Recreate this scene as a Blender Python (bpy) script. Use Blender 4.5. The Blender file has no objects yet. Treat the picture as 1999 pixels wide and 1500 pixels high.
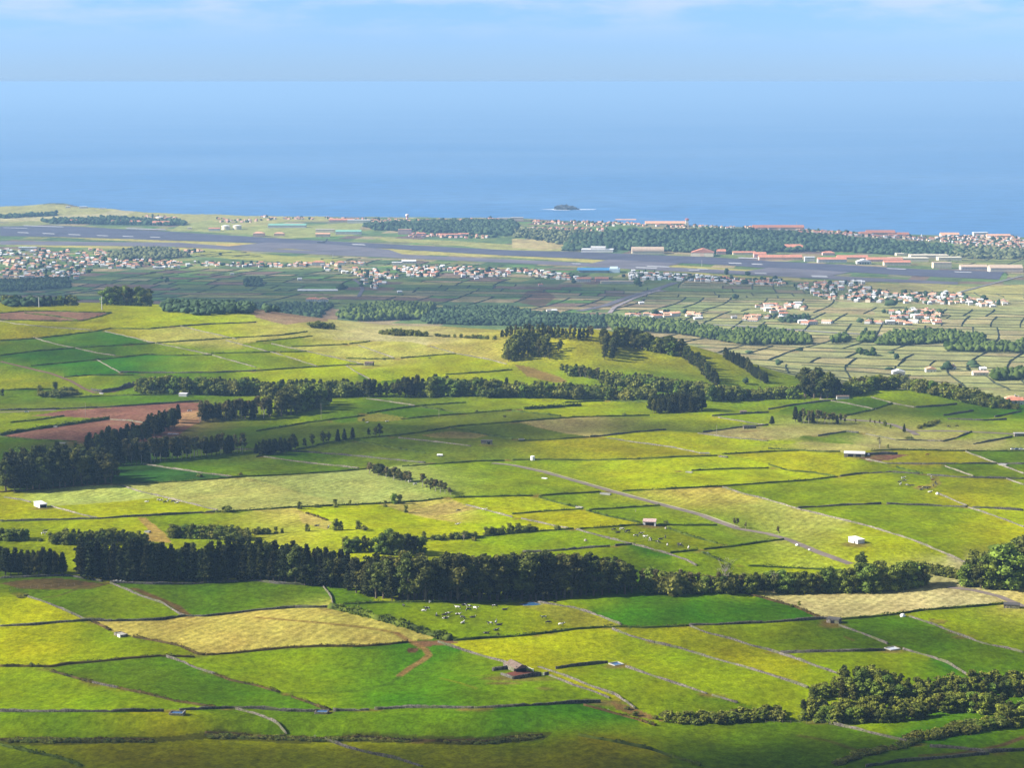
import bpy, bmesh, math, random
import numpy as np
from mathutils import Vector, Matrix
from collections import deque
random.seed(7); rng = np.random.default_rng(7)
R = math.radians
scene = bpy.context.scene
col = scene.collection
# ------------------------------------------------------------------ camera model (photo pixels 1999 x 1500)
F, CX, CY, HZ, CAMZ = 4175.0, 999.5, 750.0, 160.0, 570.0
PITCH = math.atan((CY-HZ)/F)
cP, sP = math.cos(PITCH), math.sin(PITCH)
def raydir(px, py):
    x = (px-CX)/F; z = -(py-CY)/F
    fy = cP+sP*z; fz = -sP+cP*z
    return x/fy, fz/fy                      # X per Y, Z per Y
cam = bpy.data.cameras.new('camera'); camo = bpy.data.objects.new('camera', cam); col.objects.link(camo)
cam.sensor_width = 36.0; cam.lens = F/1999*36; cam.clip_start = 1; cam.clip_end = 400000
camo.location = (0, 0, CAMZ); camo.rotation_euler = (R(90)-PITCH, 0, 0)
scene.camera = camo

# ------------------------------------------------------------------ helpers
def lin(c):
    return tuple(((v/255)/12.92 if v/255 <= .04045 else (((v/255)+.055)/1.055)**2.4) for v in c)
KA = 2.7
def alb(c, k=KA):
    return tuple(v/k for v in lin(c))
def tag(o, label=None, cat=None, group=None, kind=None):
    if label: o['label'] = label
    if cat: o['category'] = cat
    if group: o['group'] = group
    if kind: o['kind'] = kind
    return o
def empty(name, loc, rz=0):
    o = bpy.data.objects.new(name, None); col.objects.link(o); o.location = loc; o.rotation_euler = (0, 0, rz)
    o.empty_display_size = 1
    return o
def link(name, me, mat=None, parent=None):
    o = bpy.data.objects.new(name, me); col.objects.link(o)
    if mat is not None and not me.materials: me.materials.append(mat)
    if parent is not None: o.parent = parent
    return o
def npmesh(name, V, faces, smooth=False):
    """V (n,3); faces (m,k) array of equal size k"""
    V = np.asarray(V, dtype=np.float32); Fc = np.asarray(faces, dtype=np.int32)
    me = bpy.data.meshes.new(name); k = Fc.shape[1]; m = Fc.shape[0]
    me.vertices.add(len(V)); me.vertices.foreach_set('co', V.ravel())
    me.loops.add(m*k); me.loops.foreach_set('vertex_index', Fc.ravel())
    me.polygons.add(m); me.polygons.foreach_set('loop_start', np.arange(0, m*k, k, dtype=np.int32))
    me.polygons.foreach_set('loop_total', np.full(m, k, dtype=np.int32))
    if smooth: me.polygons.foreach_set('use_smooth', np.ones(m, dtype=bool))
    me.update(calc_edges=True)
    return me
class MB:
    """collects shapes, builds ONE mesh"""
    def __init__(s): s.v = []; s.f = []
    def box(s, x0, x1, y0, y1, z0, z1):
        n = len(s.v)
        s.v += [(x0,y0,z0),(x1,y0,z0),(x1,y1,z0),(x0,y1,z0),(x0,y0,z1),(x1,y0,z1),(x1,y1,z1),(x0,y1,z1)]
        s.f += [tuple(n+i for i in q) for q in ((0,3,2,1),(4,5,6,7),(0,1,5,4),(1,2,6,5),(2,3,7,6),(3,0,4,7))]
        return s
    def poly(s, pts):
        n = len(s.v); s.v += list(pts); s.f.append(tuple(range(n, n+len(pts)))); return s
    def prism(s, prof, y0, y1):                      # profile in xz, extruded along y
        n = len(s.v); k = len(prof)
        s.v += [(x, y0, z) for x, z in prof]+[(x, y1, z) for x, z in prof]
        s.f.append(tuple(range(n, n+k))); s.f.append(tuple(range(n+2*k-1, n+k-1, -1)))
        for i in range(k):
            j = (i+1) % k; s.f.append((n+j, n+i, n+k+i, n+k+j))
        return s
    def prismx(s, prof, x0, x1):                     # profile in yz, extruded along x
        n = len(s.v); k = len(prof)
        s.v += [(x0, y, z) for y, z in prof]+[(x1, y, z) for y, z in prof]
        s.f.append(tuple(range(n+k-1, n-1, -1))); s.f.append(tuple(range(n+k, n+2*k)))
        for i in range(k):
            j = (i+1) % k; s.f.append((n+i, n+j, n+k+j, n+k+i))
        return s
    def tube(s, pts, rad, k=6, cap=True):
        base = len(s.v); m = len(pts)
        for i, p in enumerate(pts):
            p = Vector(p); a = Vector(pts[max(i-1, 0)]); b = Vector(pts[min(i+1, m-1)])
            d = (b-a).normalized(); u = d.orthogonal().normalized() if abs(d.z) < .99 else Vector((1,0,0)); w = d.cross(u)
            r = rad[i] if hasattr(rad, '__len__') else rad
            for j in range(k):
                t = 2*math.pi*j/k; s.v.append(tuple(p+(u*math.cos(t)+w*math.sin(t))*r))
        for i in range(m-1):
            for j in range(k):
                a = base+i*k+j; b = base+i*k+(j+1) % k
                s.f.append((a, b, b+k, a+k))
        if cap:
            s.f.append(tuple(range(base+k-1, base-1, -1))); s.f.append(tuple(range(base+(m-1)*k, base+m*k)))
        return s
    def build(s, name, mat, parent=None, smooth=False):
        me = bpy.data.meshes.new(name); me.from_pydata(s.v, [], s.f); me.update()
        if smooth: me.polygons.foreach_set('use_smooth', [True]*len(me.polygons))
        return link(name, me, mat, parent)
# ------------------------------------------------------------------ materials
def nodemat(name):
    m = bpy.data.materials.new(name); m.use_nodes = True; nt = m.node_tree
    b = nt.nodes['Principled BSDF']; return m, nt, b
def N(nt, t, **kw):
    n = nt.nodes.new(t)
    for k, v in kw.items(): setattr(n, k, v)
    return n
def noise_mat(name, c, rough=.9, scale=1.0, amp=.35, bump=0, c2=None, coord='Object', detail=3, rnd=0, spec=.2, metal=0):
    m, nt, b = nodemat(name); L = nt.links.new
    tc = N(nt, 'ShaderNodeTexCoord'); nz = N(nt, 'ShaderNodeTexNoise'); nz.inputs['Scale'].default_value = scale; nz.inputs['Detail'].default_value = detail
    L(tc.outputs[coord], nz.inputs['Vector'])
    rp = N(nt, 'ShaderNodeValToRGB'); L(nz.outputs['Fac'], rp.inputs['Fac'])
    rp.color_ramp.elements[0].position = .3; rp.color_ramp.elements[1].position = .7
    lo = tuple(v*(1-amp) for v in c); hi = c2 if c2 else tuple(min(1, v*(1+amp)) for v in c)
    rp.color_ramp.elements[0].color = (*lo, 1); rp.color_ramp.elements[1].color = (*hi, 1)
    out = rp.outputs['Color']
    if rnd:
        oi = N(nt, 'ShaderNodeObjectInfo'); hs = N(nt, 'ShaderNodeHueSaturation')
        mr = N(nt, 'ShaderNodeMapRange'); mr.inputs['To Min'].default_value = 1-rnd; mr.inputs['To Max'].default_value = 1+rnd
        L(oi.outputs['Random'], mr.inputs['Value']); L(mr.outputs[0], hs.inputs['Value'])
        mr2 = N(nt, 'ShaderNodeMapRange'); mr2.inputs['To Min'].default_value = .5-.035*min(1, rnd*3); mr2.inputs['To Max'].default_value = .5+.02*min(1, rnd*3)
        mu = N(nt, 'ShaderNodeMath', operation='FRACT'); ml = N(nt, 'ShaderNodeMath', operation='MULTIPLY'); ml.inputs[1].default_value = 7.31
        L(oi.outputs['Random'], ml.inputs[0]); L(ml.outputs[0], mu.inputs[0]); L(mu.outputs[0], mr2.inputs['Value']); L(mr2.outputs[0], hs.inputs['Hue'])
        L(out, hs.inputs['Color']); out = hs.outputs['Color']
    L(out, b.inputs['Base Color']); b.inputs['Roughness'].default_value = rough; b.inputs['Metallic'].default_value = metal
    b.inputs['Specular IOR Level'].default_value = spec
    if bump:
        bp = N(nt, 'ShaderNodeBump'); bp.inputs['Strength'].default_value = bump; bp.inputs['Distance'].default_value = .3
        L(nz.outputs['Fac'], bp.inputs['Height']); L(bp.outputs['Normal'], b.inputs['Normal'])
    return m
def leaf_mat(name, c, c2, scale=.35, rnd=.25):
    m = noise_mat(name, c, .75, scale, .45, 0, c2, 'Object', 2, rnd, .15)
    nt = m.node_tree; b = nt.nodes['Principled BSDF']; L = nt.links.new
    tr = N(nt, 'ShaderNodeBsdfTranslucent'); mx = N(nt, 'ShaderNodeMixShader'); mx.inputs[0].default_value = .22
    src = b.inputs['Base Color'].links[0].from_socket
    L(src, tr.inputs['Color']); L(b.outputs[0], mx.inputs[1]); L(tr.outputs[0], mx.inputs[2])
    L(mx.outputs[0], nt.nodes['Material Output'].inputs['Surface'])
    return m
# ------------------------------------------------------------------ terrain table: heights (m) by bearing column (photo px) and distance Y (m)
YK = [150, 300, 600, 800, 900, 1060, 1130, 1270, 1640, 1900, 2080, 2200, 2320, 2450, 2600, 2750, 3000, 3300, 3700, 4300, 5300, 6000, 6200, 6500, 6900, 7200, 7600, 8000, 8500, 9000, 9600]
base_near = [500, 430, 320, 276, 273, 272, 269.5, 268, 254, 244]
def colm(a, b): return base_near+a+b
far0 = [66, 62, 58, 54, 53, 52, 51, 51, 52, 52]
TC = {
 -900: colm([237,241,246,251,256,258,246,175,130,103,80], far0),
 0:    colm([237,241,246,251,256,258,246,175,130,103,80], far0),
 110:  colm([237,241,246,251,256,258,246,175,130,103,80], [66,62,58,54,53,52,51,53,59,54]),
 350:  colm([237,241,246,251,256,258,242,170,128,103,80], far0),
 500:  colm([237,241,246,251,255.5,253,235,165,127,103,80], [66,62,58,55,55,54,52,50,50,48]),
 700:  colm([238,240,245,249,250,242,212,158,126,103,80], [66,62,59,57,57,56,53,50,48,46]),
 850:  colm([238,240,244.5,248,249,238,200,150,125,103,80], [66,62,59,58,61,62,57,50,46,44]),
 1000: colm([237,239,248,258,250,225,175,145,126,103,80], [66,62,62,66,66,62,56,46,42,40]),
 1150: colm([236,240,250,263,254,225,172,144,126,103,80], [66,63,70,80,78,68,52,38,30,25]),
 1300: colm([236,238,246.5,251,237,206,165,143,125,103,80], [66,64,78,90,84,64,45,30,20,15]),
 1450: colm([235,233.5,238,232,206,182,158,142,124,103,80], [66,64,77,90,82,55,38,25,15,10]),
 1600: colm([236,234,222,205,186,172,153,140,124,103,80], [66,64,72,84,74,48,28,18,10,8]),
 1750: colm([236.5,228,208,190,175,165,152,140,124,103,80], [66,62,66,70,58,30,18,10,6,5]),
 1999: colm([233,218,203,190,177,168,153,140,124,103,80], [65,60,55,48,38,22,12,8,5,5]),
 2900: colm([225,210,198,185,175,166,152,140,124,103,80], [65,60,55,48,38,22,12,8,5,5]),
}
ck = sorted(TC); cu = np.array([(p-CX)/F for p in ck])
tab = np.array([TC[p] for p in ck], float)+30-.0036*np.array(YK)[None, :]                         # (cols, Yk)
# grid
Yr = [240.0]
while Yr[-1] < 9700:
    y = Yr[-1]; Yr.append(y*(1.006 if y < 780 else 1.0023))
Yr = np.array(Yr); NJ = len(Yr)
Uc = np.concatenate([np.linspace(-.46, -.255, 60, endpoint=False), np.linspace(-.255, .255, 1020), np.linspace(.255, .46, 61)[1:]])
NI = len(Uc)
zc = np.array([np.interp(Yr, YK, tab[i]) for i in range(len(ck))])   # (cols, NJ)
Z = np.empty((NJ, NI))
for j in range(NJ): Z[j] = np.interp(Uc, cu, zc[:, j])
def blur(A, n, axis, it=3):
    k = np.ones(2*n+1)/(2*n+1)
    for _ in range(it):
        P = np.pad(A, [(n, n) if a == axis else (0, 0) for a in range(2)], mode='edge')
        C = np.cumsum(P, axis=axis); C = np.insert(C, 0, 0, axis=axis)
        A = (np.take(C, range(2*n+1, C.shape[axis]), axis=axis)-np.take(C, range(0, C.shape[axis]-2*n-1), axis=axis))/(2*n+1)
    return A
Z = blur(Z, 7, 0); Z = blur(Z, 18, 1)
XX = Uc[None, :]*Yr[:, None]; YY = np.repeat(Yr[:, None], NI, 1)
def waves(X, Y, wl, n=7, seed=1, sx=1.0, sy=1.0):
    r = np.random.default_rng(seed); out = 0
    for _ in range(n):
        a = r.uniform(0, math.pi); w = wl*r.uniform(.6, 1.6); k = 2*math.pi/w
        out = out+np.sin(k*(X*math.cos(a)*sx+Y*math.sin(a)*sy)+r.uniform(0, 6.28))
    return out/math.sqrt(n)
near = np.clip((3300-YY)/700, 0, 1)
Z += near*(waves(XX, YY, 190, seed=3)*1.5+waves(XX, YY, 70, seed=4)*.45+waves(XX, YY, 22, 9, seed=5)*.10)
Z += (1-near)*(waves(XX, YY, 500, seed=8)*1.0)
# hillocks: the knoll at the right, the rise of the lush field, the left coast knoll
def at_flat(px, Y):
    return (px-CX)/F*Y/ (cP+sP*0)
def bump(px, Y, rx, ry, h):
    global Z
    X0 = (px-CX)/F*Y
    Z += h*np.exp(-(((XX-X0)/rx)**2+((YY-Y)/ry)**2))
bump(1790, 2140, 75, 60, 8)
bump(1290, 1150, 55, 25, 2.5); bump(1120, 2430, 110, 75, 6); bump(1340, 2400, 80, 60, 3)
Z += 3.6*(1/(1+np.exp(-(YY-869-3*np.sin(XX/19))/2.6))-1/(1+np.exp(-(YY-905)/16)))*np.clip((55-XX)/50, 0, 1)
bump(110, 9050, 90, 120, 7)
# coast: land drops to the sea past this line
cpx = [-900, 0, 60, 110, 150, 300, 500, 640, 790, 1000, 1150, 1300, 1560, 1800, 1999, 2900]
cY  = [9150, 9000, 9080, 9200, 9000, 8600, 8400, 8350, 8280, 8240, 7900, 7680, 7560, 7480, 7600, 7700]
cl = np.interp(Uc, [(p-CX)/F for p in cpx], cY)+waves(Uc*8000, Uc*0, 260, seed=11)*22+waves(Uc*8000, Uc*0, 70, seed=12)*8
drop = np.clip((YY-cl[None, :])/45, 0, 1)
Z = Z*(1-drop)+(-14)*drop
NU0 = 60; DU = Uc[61]-Uc[60]
lyr = np.log(Yr)
def zat(X, Y):
    """bilinear height of the ground sheet; scalars or arrays"""
    X = np.asarray(X, float); Y = np.asarray(Y, float)
    j = np.interp(Y, Yr, np.arange(NJ)); i = np.interp(X/Y, Uc, np.arange(NI))
    j0 = np.clip(j.astype(int), 0, NJ-2); i0 = np.clip(i.astype(int), 0, NI-2); fj = j-j0; fi = i-i0
    return (Z[j0, i0]*(1-fj)*(1-fi)+Z[j0, i0+1]*(1-fj)*fi+Z[j0+1, i0]*fj*(1-fi)+Z[j0+1, i0+1]*fj*fi)
def at(px, py):
    """point of the ground seen at a photo pixel"""
    u, t = raydir(px, py)
    i = float(np.interp(u, Uc, np.arange(NI))); i0 = min(int(i), NI-2); fi = i-i0
    zc_ = Z[:, i0]*(1-fi)+Z[:, i0+1]*fi
    d = zc_-(CAMZ+t*Yr)
    hit = np.nonzero(d[JMIN:] >= 0)[0]
    if len(hit) == 0: j = NJ-1; Y = Yr[-1]
    else:
        j = hit[0]+JMIN
        if j == JMIN: Y = Yr[j]
        else:
            a, b = d[j-1], d[j]; Y = Yr[j-1]+(Yr[j]-Yr[j-1])*(-a/(b-a))
    X = u*Y
    return float(X), float(Y), float(zat(X, Y))
JMIN = int(np.searchsorted(Yr, 700))
def proj(X, Y, Zz):
    dz = Zz-CAMZ; f = Y*cP-dz*sP; up = Y*sP+dz*cP
    return CX+F*X/f, CY-F*up/f
def P(px, py, dz=0):
    x, y, z = at(px, py); return Vector((x, y, z+dz))
def resample(pts, step):
    """pixel polyline -> world xy polyline at about `step` metres"""
    dens = []
    for a, b in zip(pts[:-1], pts[1:]):
        n = max(1, int(math.hypot(a[0]-b[0], a[1]-b[1])/14))
        for k in range(n): dens.append((a[0]+(b[0]-a[0])*k/n, a[1]+(b[1]-a[1])*k/n))
    dens.append(pts[-1])
    W = [at(*p)[:2] for p in dens]
    out = [W[0]]
    for a, b in zip(W[:-1], W[1:]):
        d = math.hypot(a[0]-b[0], a[1]-b[1]); n = max(1, int(round(d/step)))
        if d > 1500: continue
        for k in range(1, n+1): out.append((a[0]+(b[0]-a[0])*k/n, a[1]+(b[1]-a[1])*k/n))
    return np.array(out)
# ------------------------------------------------------------------ field boundaries, traced on the ground: (kind, points)
# w dry stone wall, h hedge, H thick hedge, s scrubby bank, f post fence, n boundary without a wall
def PL(s): return [tuple(float(v) for v in q.split(',')) for q in s.split()]
BND_RAW = '''
w 0,1224 60,1222 110,1217 175,1213 215,1214 310,1212 360,1204 398,1205 450,1200 500,1193 575,1188 640,1187
w 55,1167 85,1176 120,1190 155,1206 172,1213
w 215,1140 240,1150 275,1165 320,1180 350,1200 362,1204
s 180,1214 215,1232
s 260,1245 300,1252 350,1262 385,1278 400,1280
s 0,1302 30,1302 100,1303 130,1298 190,1293 250,1287 310,1282 380,1284
s 400,1280 450,1277 500,1272 560,1266 620,1263 700,1263 760,1259 797,1255
w 325,1284 360,1295 385,1307 420,1318
s 420,1318 450,1330 500,1340 545,1353
s 570,1362 600,1372 625,1382 645,1388
s 100,1312 130,1320 180,1334
w 180,1334 230,1345
s 230,1345 290,1357 340,1370 390,1378 420,1383
w 0,1391 100,1391 200,1391 320,1390
w 350,1388 450,1384 500,1385 560,1390 620,1391
w 650,1390 720,1388
w 731,1387 800,1383 925,1384
w 925,1384 1000,1381 1100,1375 1172,1372
w 460,1386 500,1396 530,1408 545,1418 560,1435
s 0,1446 60,1445 130,1447 200,1446 300,1447
s 400,1432 500,1440 560,1445 620,1446 700,1440 800,1448
s 800,1448 950,1450 1000,1441 1060,1438
w 635,1446 680,1462 720,1472 780,1485 825,1499
h 1130,1438 1200,1450 1270,1465 1320,1482 1368,1497
h 0,1456 60,1470 110,1480 160,1498
H 645,1188 680,1195 720,1205 770,1218 800,1227 840,1240 880,1251
h 885,1252 950,1247 1000,1244 1060,1238
h 1060,1238 1120,1230 1180,1226 1215,1225 1260,1227 1345,1223
w 1347,1222 1400,1221 1500,1217 1600,1210 1620,1209
h 670,1181 740,1178 800,1177 900,1177 1000,1176 1025,1175
w 1035,1176 1070,1180 1120,1188 1170,1204 1213,1222
w 855,1255 900,1270 950,1285 995,1297
w 1072,1320 1120,1340 1160,1352 1190,1365
w 1050,1303 1100,1320 1150,1340 1200,1358 1225,1374 1240,1385
w 1195,1230 1230,1243 1280,1257
w 1280,1257 1330,1268 1380,1284 1440,1300 1500,1318 1550,1335 1578,1345
w 1345,1223 1380,1237 1430,1250 1470,1263 1500,1271 1520,1277
w 1520,1277 1560,1290 1600,1305 1645,1320
w 1085,1307 1110,1303 1150,1299 1186,1295
w 1222,1304 1270,1320 1330,1340 1380,1356
w 1390,1359 1420,1368 1440,1374
w 1523,1277 1600,1274 1680,1273 1728,1271
w 1638,1223 1680,1237 1733,1259
w 1762,1269 1810,1282 1850,1296 1890,1320
h 1635,1211 1700,1206 1760,1199 1800,1193 1900,1186 1960,1180
w 1775,1205 1820,1220 1870,1240
w 1870,1240 1920,1258 1960,1266 1999,1276
s 1440,1157 1480,1166 1520,1177 1555,1187 1590,1203 1610,1209
w 1620,1415 1660,1423 1710,1435 1770,1450
f 1495,1412 1560,1413 1618,1414
w 1815,1460 1870,1463 1930,1471 1999,1467
w 1690,1499 1750,1490 1850,1481 1930,1474
s 1140,1378 1190,1392 1240,1405 1280,1418
f 20,1153 60,1149 100,1146 145,1143
w 0,1130 60,1128 130,1125 150,1128 200,1137
w 215,1139 250,1140 300,1142 370,1142 430,1138 500,1135 540,1141 628,1144
w 630,1145 640,1158 648,1170 650,1182
n 640,1146 680,1158 735,1177
s 0,962 60,957 130,951 215,946
h 220,946 300,944 400,938 470,932 560,928 640,923 715,917
w 8,972 40,977 60,982
w 100,990 130,998 190,1014
w 230,947 270,960 320,972 370,984 425,998
n 100,989 170,985 240,980 310,972
w 0,1019 80,1017 190,1014 250,1010 310,1007 420,1001
h 420,1001 480,998 570,992 660,988 750,984 820,980 865,974
n 270,1010 290,1027 320,1050 335,1057
w 280,907 330,915 400,925 455,932
n 500,940 560,955 620,972 650,984
s 598,1003 620,1010 640,1017
n 820,1010 880,1020 940,1030
w 910,987 960,1000 1000,1011
h 880,973 950,971 1040,969
h 1052,969 1110,965 1172,962
h 1215,960 1300,956 1400,951
h 1400,951 1500,944 1560,940 1635,932
w 1640,931 1680,926 1740,923 1795,926
w 1810,928 1870,933 1950,935 1999,936
h 1052,972 1090,983 1128,992
h 1000,1005 1060,1000 1138,995
h 1150,997 1200,994 1288,988
h 1145,998 1190,1010 1250,1022
w 1018,1014 1060,1023 1110,1033
h 1130,1034 1200,1029 1255,1025
h 1285,1026 1340,1027 1400,1027
h 820,1054 870,1053 920,1051 1000,1043 1060,1038 1120,1034
w 1125,1035 1180,1050 1230,1063 1290,1078
w 1290,1078 1340,1095 1360,1106
w 1020,1080 1080,1077 1190,1068
w 1201,1067 1240,1063
h 1302,1031 1340,1046 1400,1062
h 1308,1081 1362,1075
h 1374,1074 1440,1067 1500,1058 1530,1055
h 1370,1080 1400,1093 1425,1103
h 1460,1106 1500,1108 1580,1112 1650,1116
w 1410,952 1450,965 1500,977 1555,994
w 1555,994 1620,1010 1700,1030 1780,1055 1840,1080 1890,1102
w 1557,993 1640,988 1720,985
w 1731,985 1810,988 1888,991
w 1898,992 1940,994 1998,998
w 1890,992 1940,1008 1999,1030
w 1832,965 1860,977 1888,989
h 1500,908 1540,920 1590,924 1630,931
w 1690,898 1730,906 1800,907
w 1800,907 1890,906 1999,907
h 1750,913 1775,920 1800,926
w 1885,883 1930,900 1999,926
w 1965,936 1999,948
w 1845,911 1900,931
h 785,912 850,907 940,901 985,901
h 1000,899 1070,898 1150,900 1250,897
h 1250,897 1330,893 1400,891
h 1410,888 1500,883 1560,881
n 1115,925 1200,923 1300,921
h 1350,920 1410,917 1500,915
w 400,877 500,879 600,884 700,892 760,898 830,905
w 515,893 600,905 700,915
w 0,627 40,634 100,640 180,645
h 0,612 50,608 105,608 160,610 215,611
h 0,625 90,627 160,627 200,617 218,611
h 48,612 100,617 150,625
h 0,666 60,662 110,657 190,647 215,642 290,643 330,639
w 330,639 420,633 500,630
h 0,695 70,686 150,680 250,674
h 250,674 310,670 400,664 465,660 550,655 600,648
h 60,715 130,709 190,703
h 190,703 240,698 285,693 350,695 415,694
h 125,737 180,733 262,733
w 65,660 110,673 145,680 190,690 225,695
w 187,702 215,718 235,729
w 205,648 240,655 290,668
w 290,668 350,680 410,693 460,707 500,718
w 235,728 330,729 420,728 500,725
h 500,725 600,718 680,713 710,713
h 412,691 500,689 538,688
h 546,688 575,688 598,687
w 350,637 420,653 462,663
w 440,665 500,681 560,697 620,716
w 530,672 600,687 680,705 714,713
h 568,678 640,675 678,673
h 682,672 700,670 722,667
h 675,700 720,702 770,701
h 782,700 830,696 890,691
w 700,675 770,700
w 840,677 890,691 950,702 990,712
n 700,666 800,668 840,676
h 500,668 550,663 610,657
w 675,715 700,730 730,745
h 870,732 940,728 1000,723
h 110,778 200,774 300,772 380,770
w 0,802 90,800 190,797
w 190,797 300,790 392,784
h 20,826 80,820 125,813
H 0,851 60,841 140,829 212,819
h 0,853 70,860 150,863
w 215,820 250,822 290,828
h 500,843 560,833 600,826 650,820 712,812
h 715,808 780,798 830,792 910,787
w 715,779 760,785 810,793
n 720,777 850,775 880,779
h 782,819 850,813 920,808 1000,801
h 820,795 870,803 900,808
h 500,893 540,886 600,875 640,865 680,859 750,853
h 750,853 800,848 875,836
h 875,835 930,830 1000,825
n 650,824 720,833 800,845
h 880,837 940,848 1000,858
w 778,856 870,866 920,872
h 700,863 760,874 830,886
h 0,763 50,761 100,760
h 1000,825 1060,820 1130,815 1268,812
H 1022,800 1080,796 1133,792
h 1102,787 1140,785 1180,784
h 1192,784 1230,785 1272,786
h 1000,803 1060,809 1095,813
n 1010,826 1060,838 1110,848 1150,854
h 1010,862 1070,860 1150,854
w 1152,854 1180,852 1240,845 1300,840
n 1300,840 1340,842 1370,846
w 1372,845 1440,836 1500,831
w 1362,847 1420,855 1500,862
w 1185,856 1250,866 1310,874 1370,886
n 1050,860 1100,870 1170,885
w 1390,813 1450,809 1500,806
w 1402,816 1450,824 1495,831
w 1500,800 1560,790 1633,782
h 1650,813 1700,802 1743,788
w 1600,780 1650,788 1710,800
w 1700,776 1750,790 1785,796
w 1787,796 1830,794 1868,790
w 1842,812 1900,803
w 1850,819 1920,822 1965,820
w 1942,815 1994,804
w 1597,852 1650,844 1676,846
w 1690,848 1750,860 1840,862
w 1840,863 1866,856 1897,844
w 1900,868 1940,861 1976,854
n 1500,858 1560,852 1597,852
h 1500,877 1540,879 1600,883 1640,883
h 1700,881 1760,879 1850,881 1999,882
n 1600,860 1680,870 1710,878
'''
BND = []
for ln in BND_RAW.strip().splitlines():
    k, s = ln.split(' ', 1); BND.append((k, PL(s)))
# ------------------------------------------------------------------ field colours, one seed per field
CC = {'g': (108,144,0), 'G': (80,138,0), 'y': (194,206,0), 'p': (152,176,0), 'o': (174,174,6), 't': (234,218,152),
      'T': (220,212,98), 'b': (178,128,104), 'm': (206,212,108), 'k': (132,152,34), 'r': (160,110,88), 'd': (70,120,40), 'n': (200,194,112), 'q': (196,192,40), 'v': (120,162,30)}
SEEDS = '''g 690,1168|g 30,1140|g 120,1160|p 230,1180|g 420,1165|g 560,1165|y 60,1195|y 60,1260|p 200,1270|T 450,1235|T 620,1230|g 250,1310|p 60,1340|g 350,1340|p 500,1305
p 600,1320|G 750,1350|p 950,1320|y 1080,1262|p 860,1205|p 930,1215|o 1120,1205|G 1300,1190|G 1250,1165|t 1700,1178|p 1500,1245|o 1370,1275|p 1150,1325|p 1300,1300|o 1440,1285|p 1400,1340
p 1580,1283|g 1620,1240|g 1800,1245|p 1700,1305|p 1930,1220|g 1950,1320|g 500,1415|g 150,1415|g 850,1412|G 1080,1400|G 900,1370|p 1200,1355|o 300,1475|p 60,1490|o 560,1470|o 900,1480|o 1100,1475|g 1450,1450|g 1600,1480|G 1850,1405|g 1920,1445|g 1960,1490|T 1970,1155|t 1950,1150
y 40,995|m 160,970|y 250,995|p 60,1035|y 200,1040|m 330,960|m 480,965|m 700,955|p 450,1025|T 560,1010|y 740,1010|y 650,1050|T 860,1000|y 960,985|y 850,1035|y 960,1025|y 1070,1018
p 1100,955|p 1000,930|p 1150,980|p 1200,1005|p 1320,1010|y 1090,1030|p 1080,1060|p 1130,1090|p 1250,1050|p 1400,1045|p 1450,1090|p 1340,1090|g 1470,1062|T 1370,975|T 1550,1020|y 1700,1070|p 1600,960|p 1750,950|p 1850,1030|o 1900,960|y 1960,1010|y 1950,1050
y 1200,940|y 1250,910|y 1400,930|y 1580,905|y 1700,930|o 1850,893|p 1750,918|g 1900,920|g 1980,895|p 1960,930
g 400,910|g 600,920|g 620,898|k 450,895|d 330,935|d 130,948|k 720,905|k 900,890|k 850,865|k 950,880|k 700,880
o 60,640|o 200,630|o 50,655|o 250,655|y 330,625|g 60,675|G 60,705|g 150,665|g 250,685|G 130,690|G 200,675|G 280,705|G 150,725|g 200,745|p 400,712|T 300,655|T 400,660|y 440,645|T 560,650|p 480,675|p 520,700|p 340,685|p 560,710|y 620,700|y 600,735
o 40,740|g 60,770|k 60,795|b 330,800|b 100,845|y 160,740|p 560,675|T 640,665|T 760,685|T 650,690|t 760,660|T 920,680|y 850,715|y 740,722|T 740,708|y 950,735|y 480,618|T 520,638|p 60,815|p 150,822|g 60,880|g 380,775
k 600,850|g 450,850|k 650,835|k 760,825|g 780,810|g 700,795|k 850,785|p 1000,785|y 1080,790|y 1180,805|p 1250,795|k 900,825|k 950,845|k 800,860|k 700,845|k 600,870|y 1150,778
n 1130,835|k 1250,830|k 1400,835|k 1060,850|k 950,870|o 1100,875|y 1300,860|o 1200,885|y 1450,875|p 1420,800|y 1400,820|p 1480,815|n 1450,850|n 1550,840|y 1540,880
p 1530,790|g 1580,810|g 1680,790|k 1750,815|k 1850,780|g 1850,805|g 1920,815|G 1960,800|p 1800,775|k 1650,850|n 1600,835|n 1700,860|n 1780,850|n 1850,850|n 1930,860|n 1640,875|p 1900,840|p 1960,835|n 1820,872|n 1920,875
q 1130,690|q 1060,670|q 1300,710|q 1250,690|v 1250,735|v 1350,745|q 1430,720|v 1530,750|q 1170,720|v 1080,735|v 1200,745|p 1600,765'''
barrier = np.zeros((NJ, NI), bool)
def gi(X, Y):
    return int(round(float(np.interp(Y, Yr, np.arange(NJ))))), int(round(float(np.interp(X/Y, Uc, np.arange(NI)))))
def cells(W, M):
    jj = np.rint(np.interp(W[:, 1], Yr, np.arange(NJ))).astype(int); ii = np.rint(np.interp(W[:, 0]/W[:, 1], Uc, np.arange(NI))).astype(int)
    for (a, b), (c, d) in zip(zip(jj[:-1], ii[:-1]), zip(jj[1:], ii[1:])):
        n = max(abs(a-c), abs(b-d), 1)
        for t in range(n+1):
            j = int(round(a+(c-a)*t/n)); i = int(round(b+(d-b)*t/n)); M[j, i] = True
            if i+1 < NI: M[j, i+1] = True
ends = []
for k, pts in BND:
    W = resample(pts, 3.0); cells(W, barrier)
    if len(W) > 3:
        ends.append((W[0], W[0]-W[min(6, len(W)-1)])); ends.append((W[-1], W[-1]-W[-min(7, len(W))]))
ext = np.zeros_like(barrier); gateways = []
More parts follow.
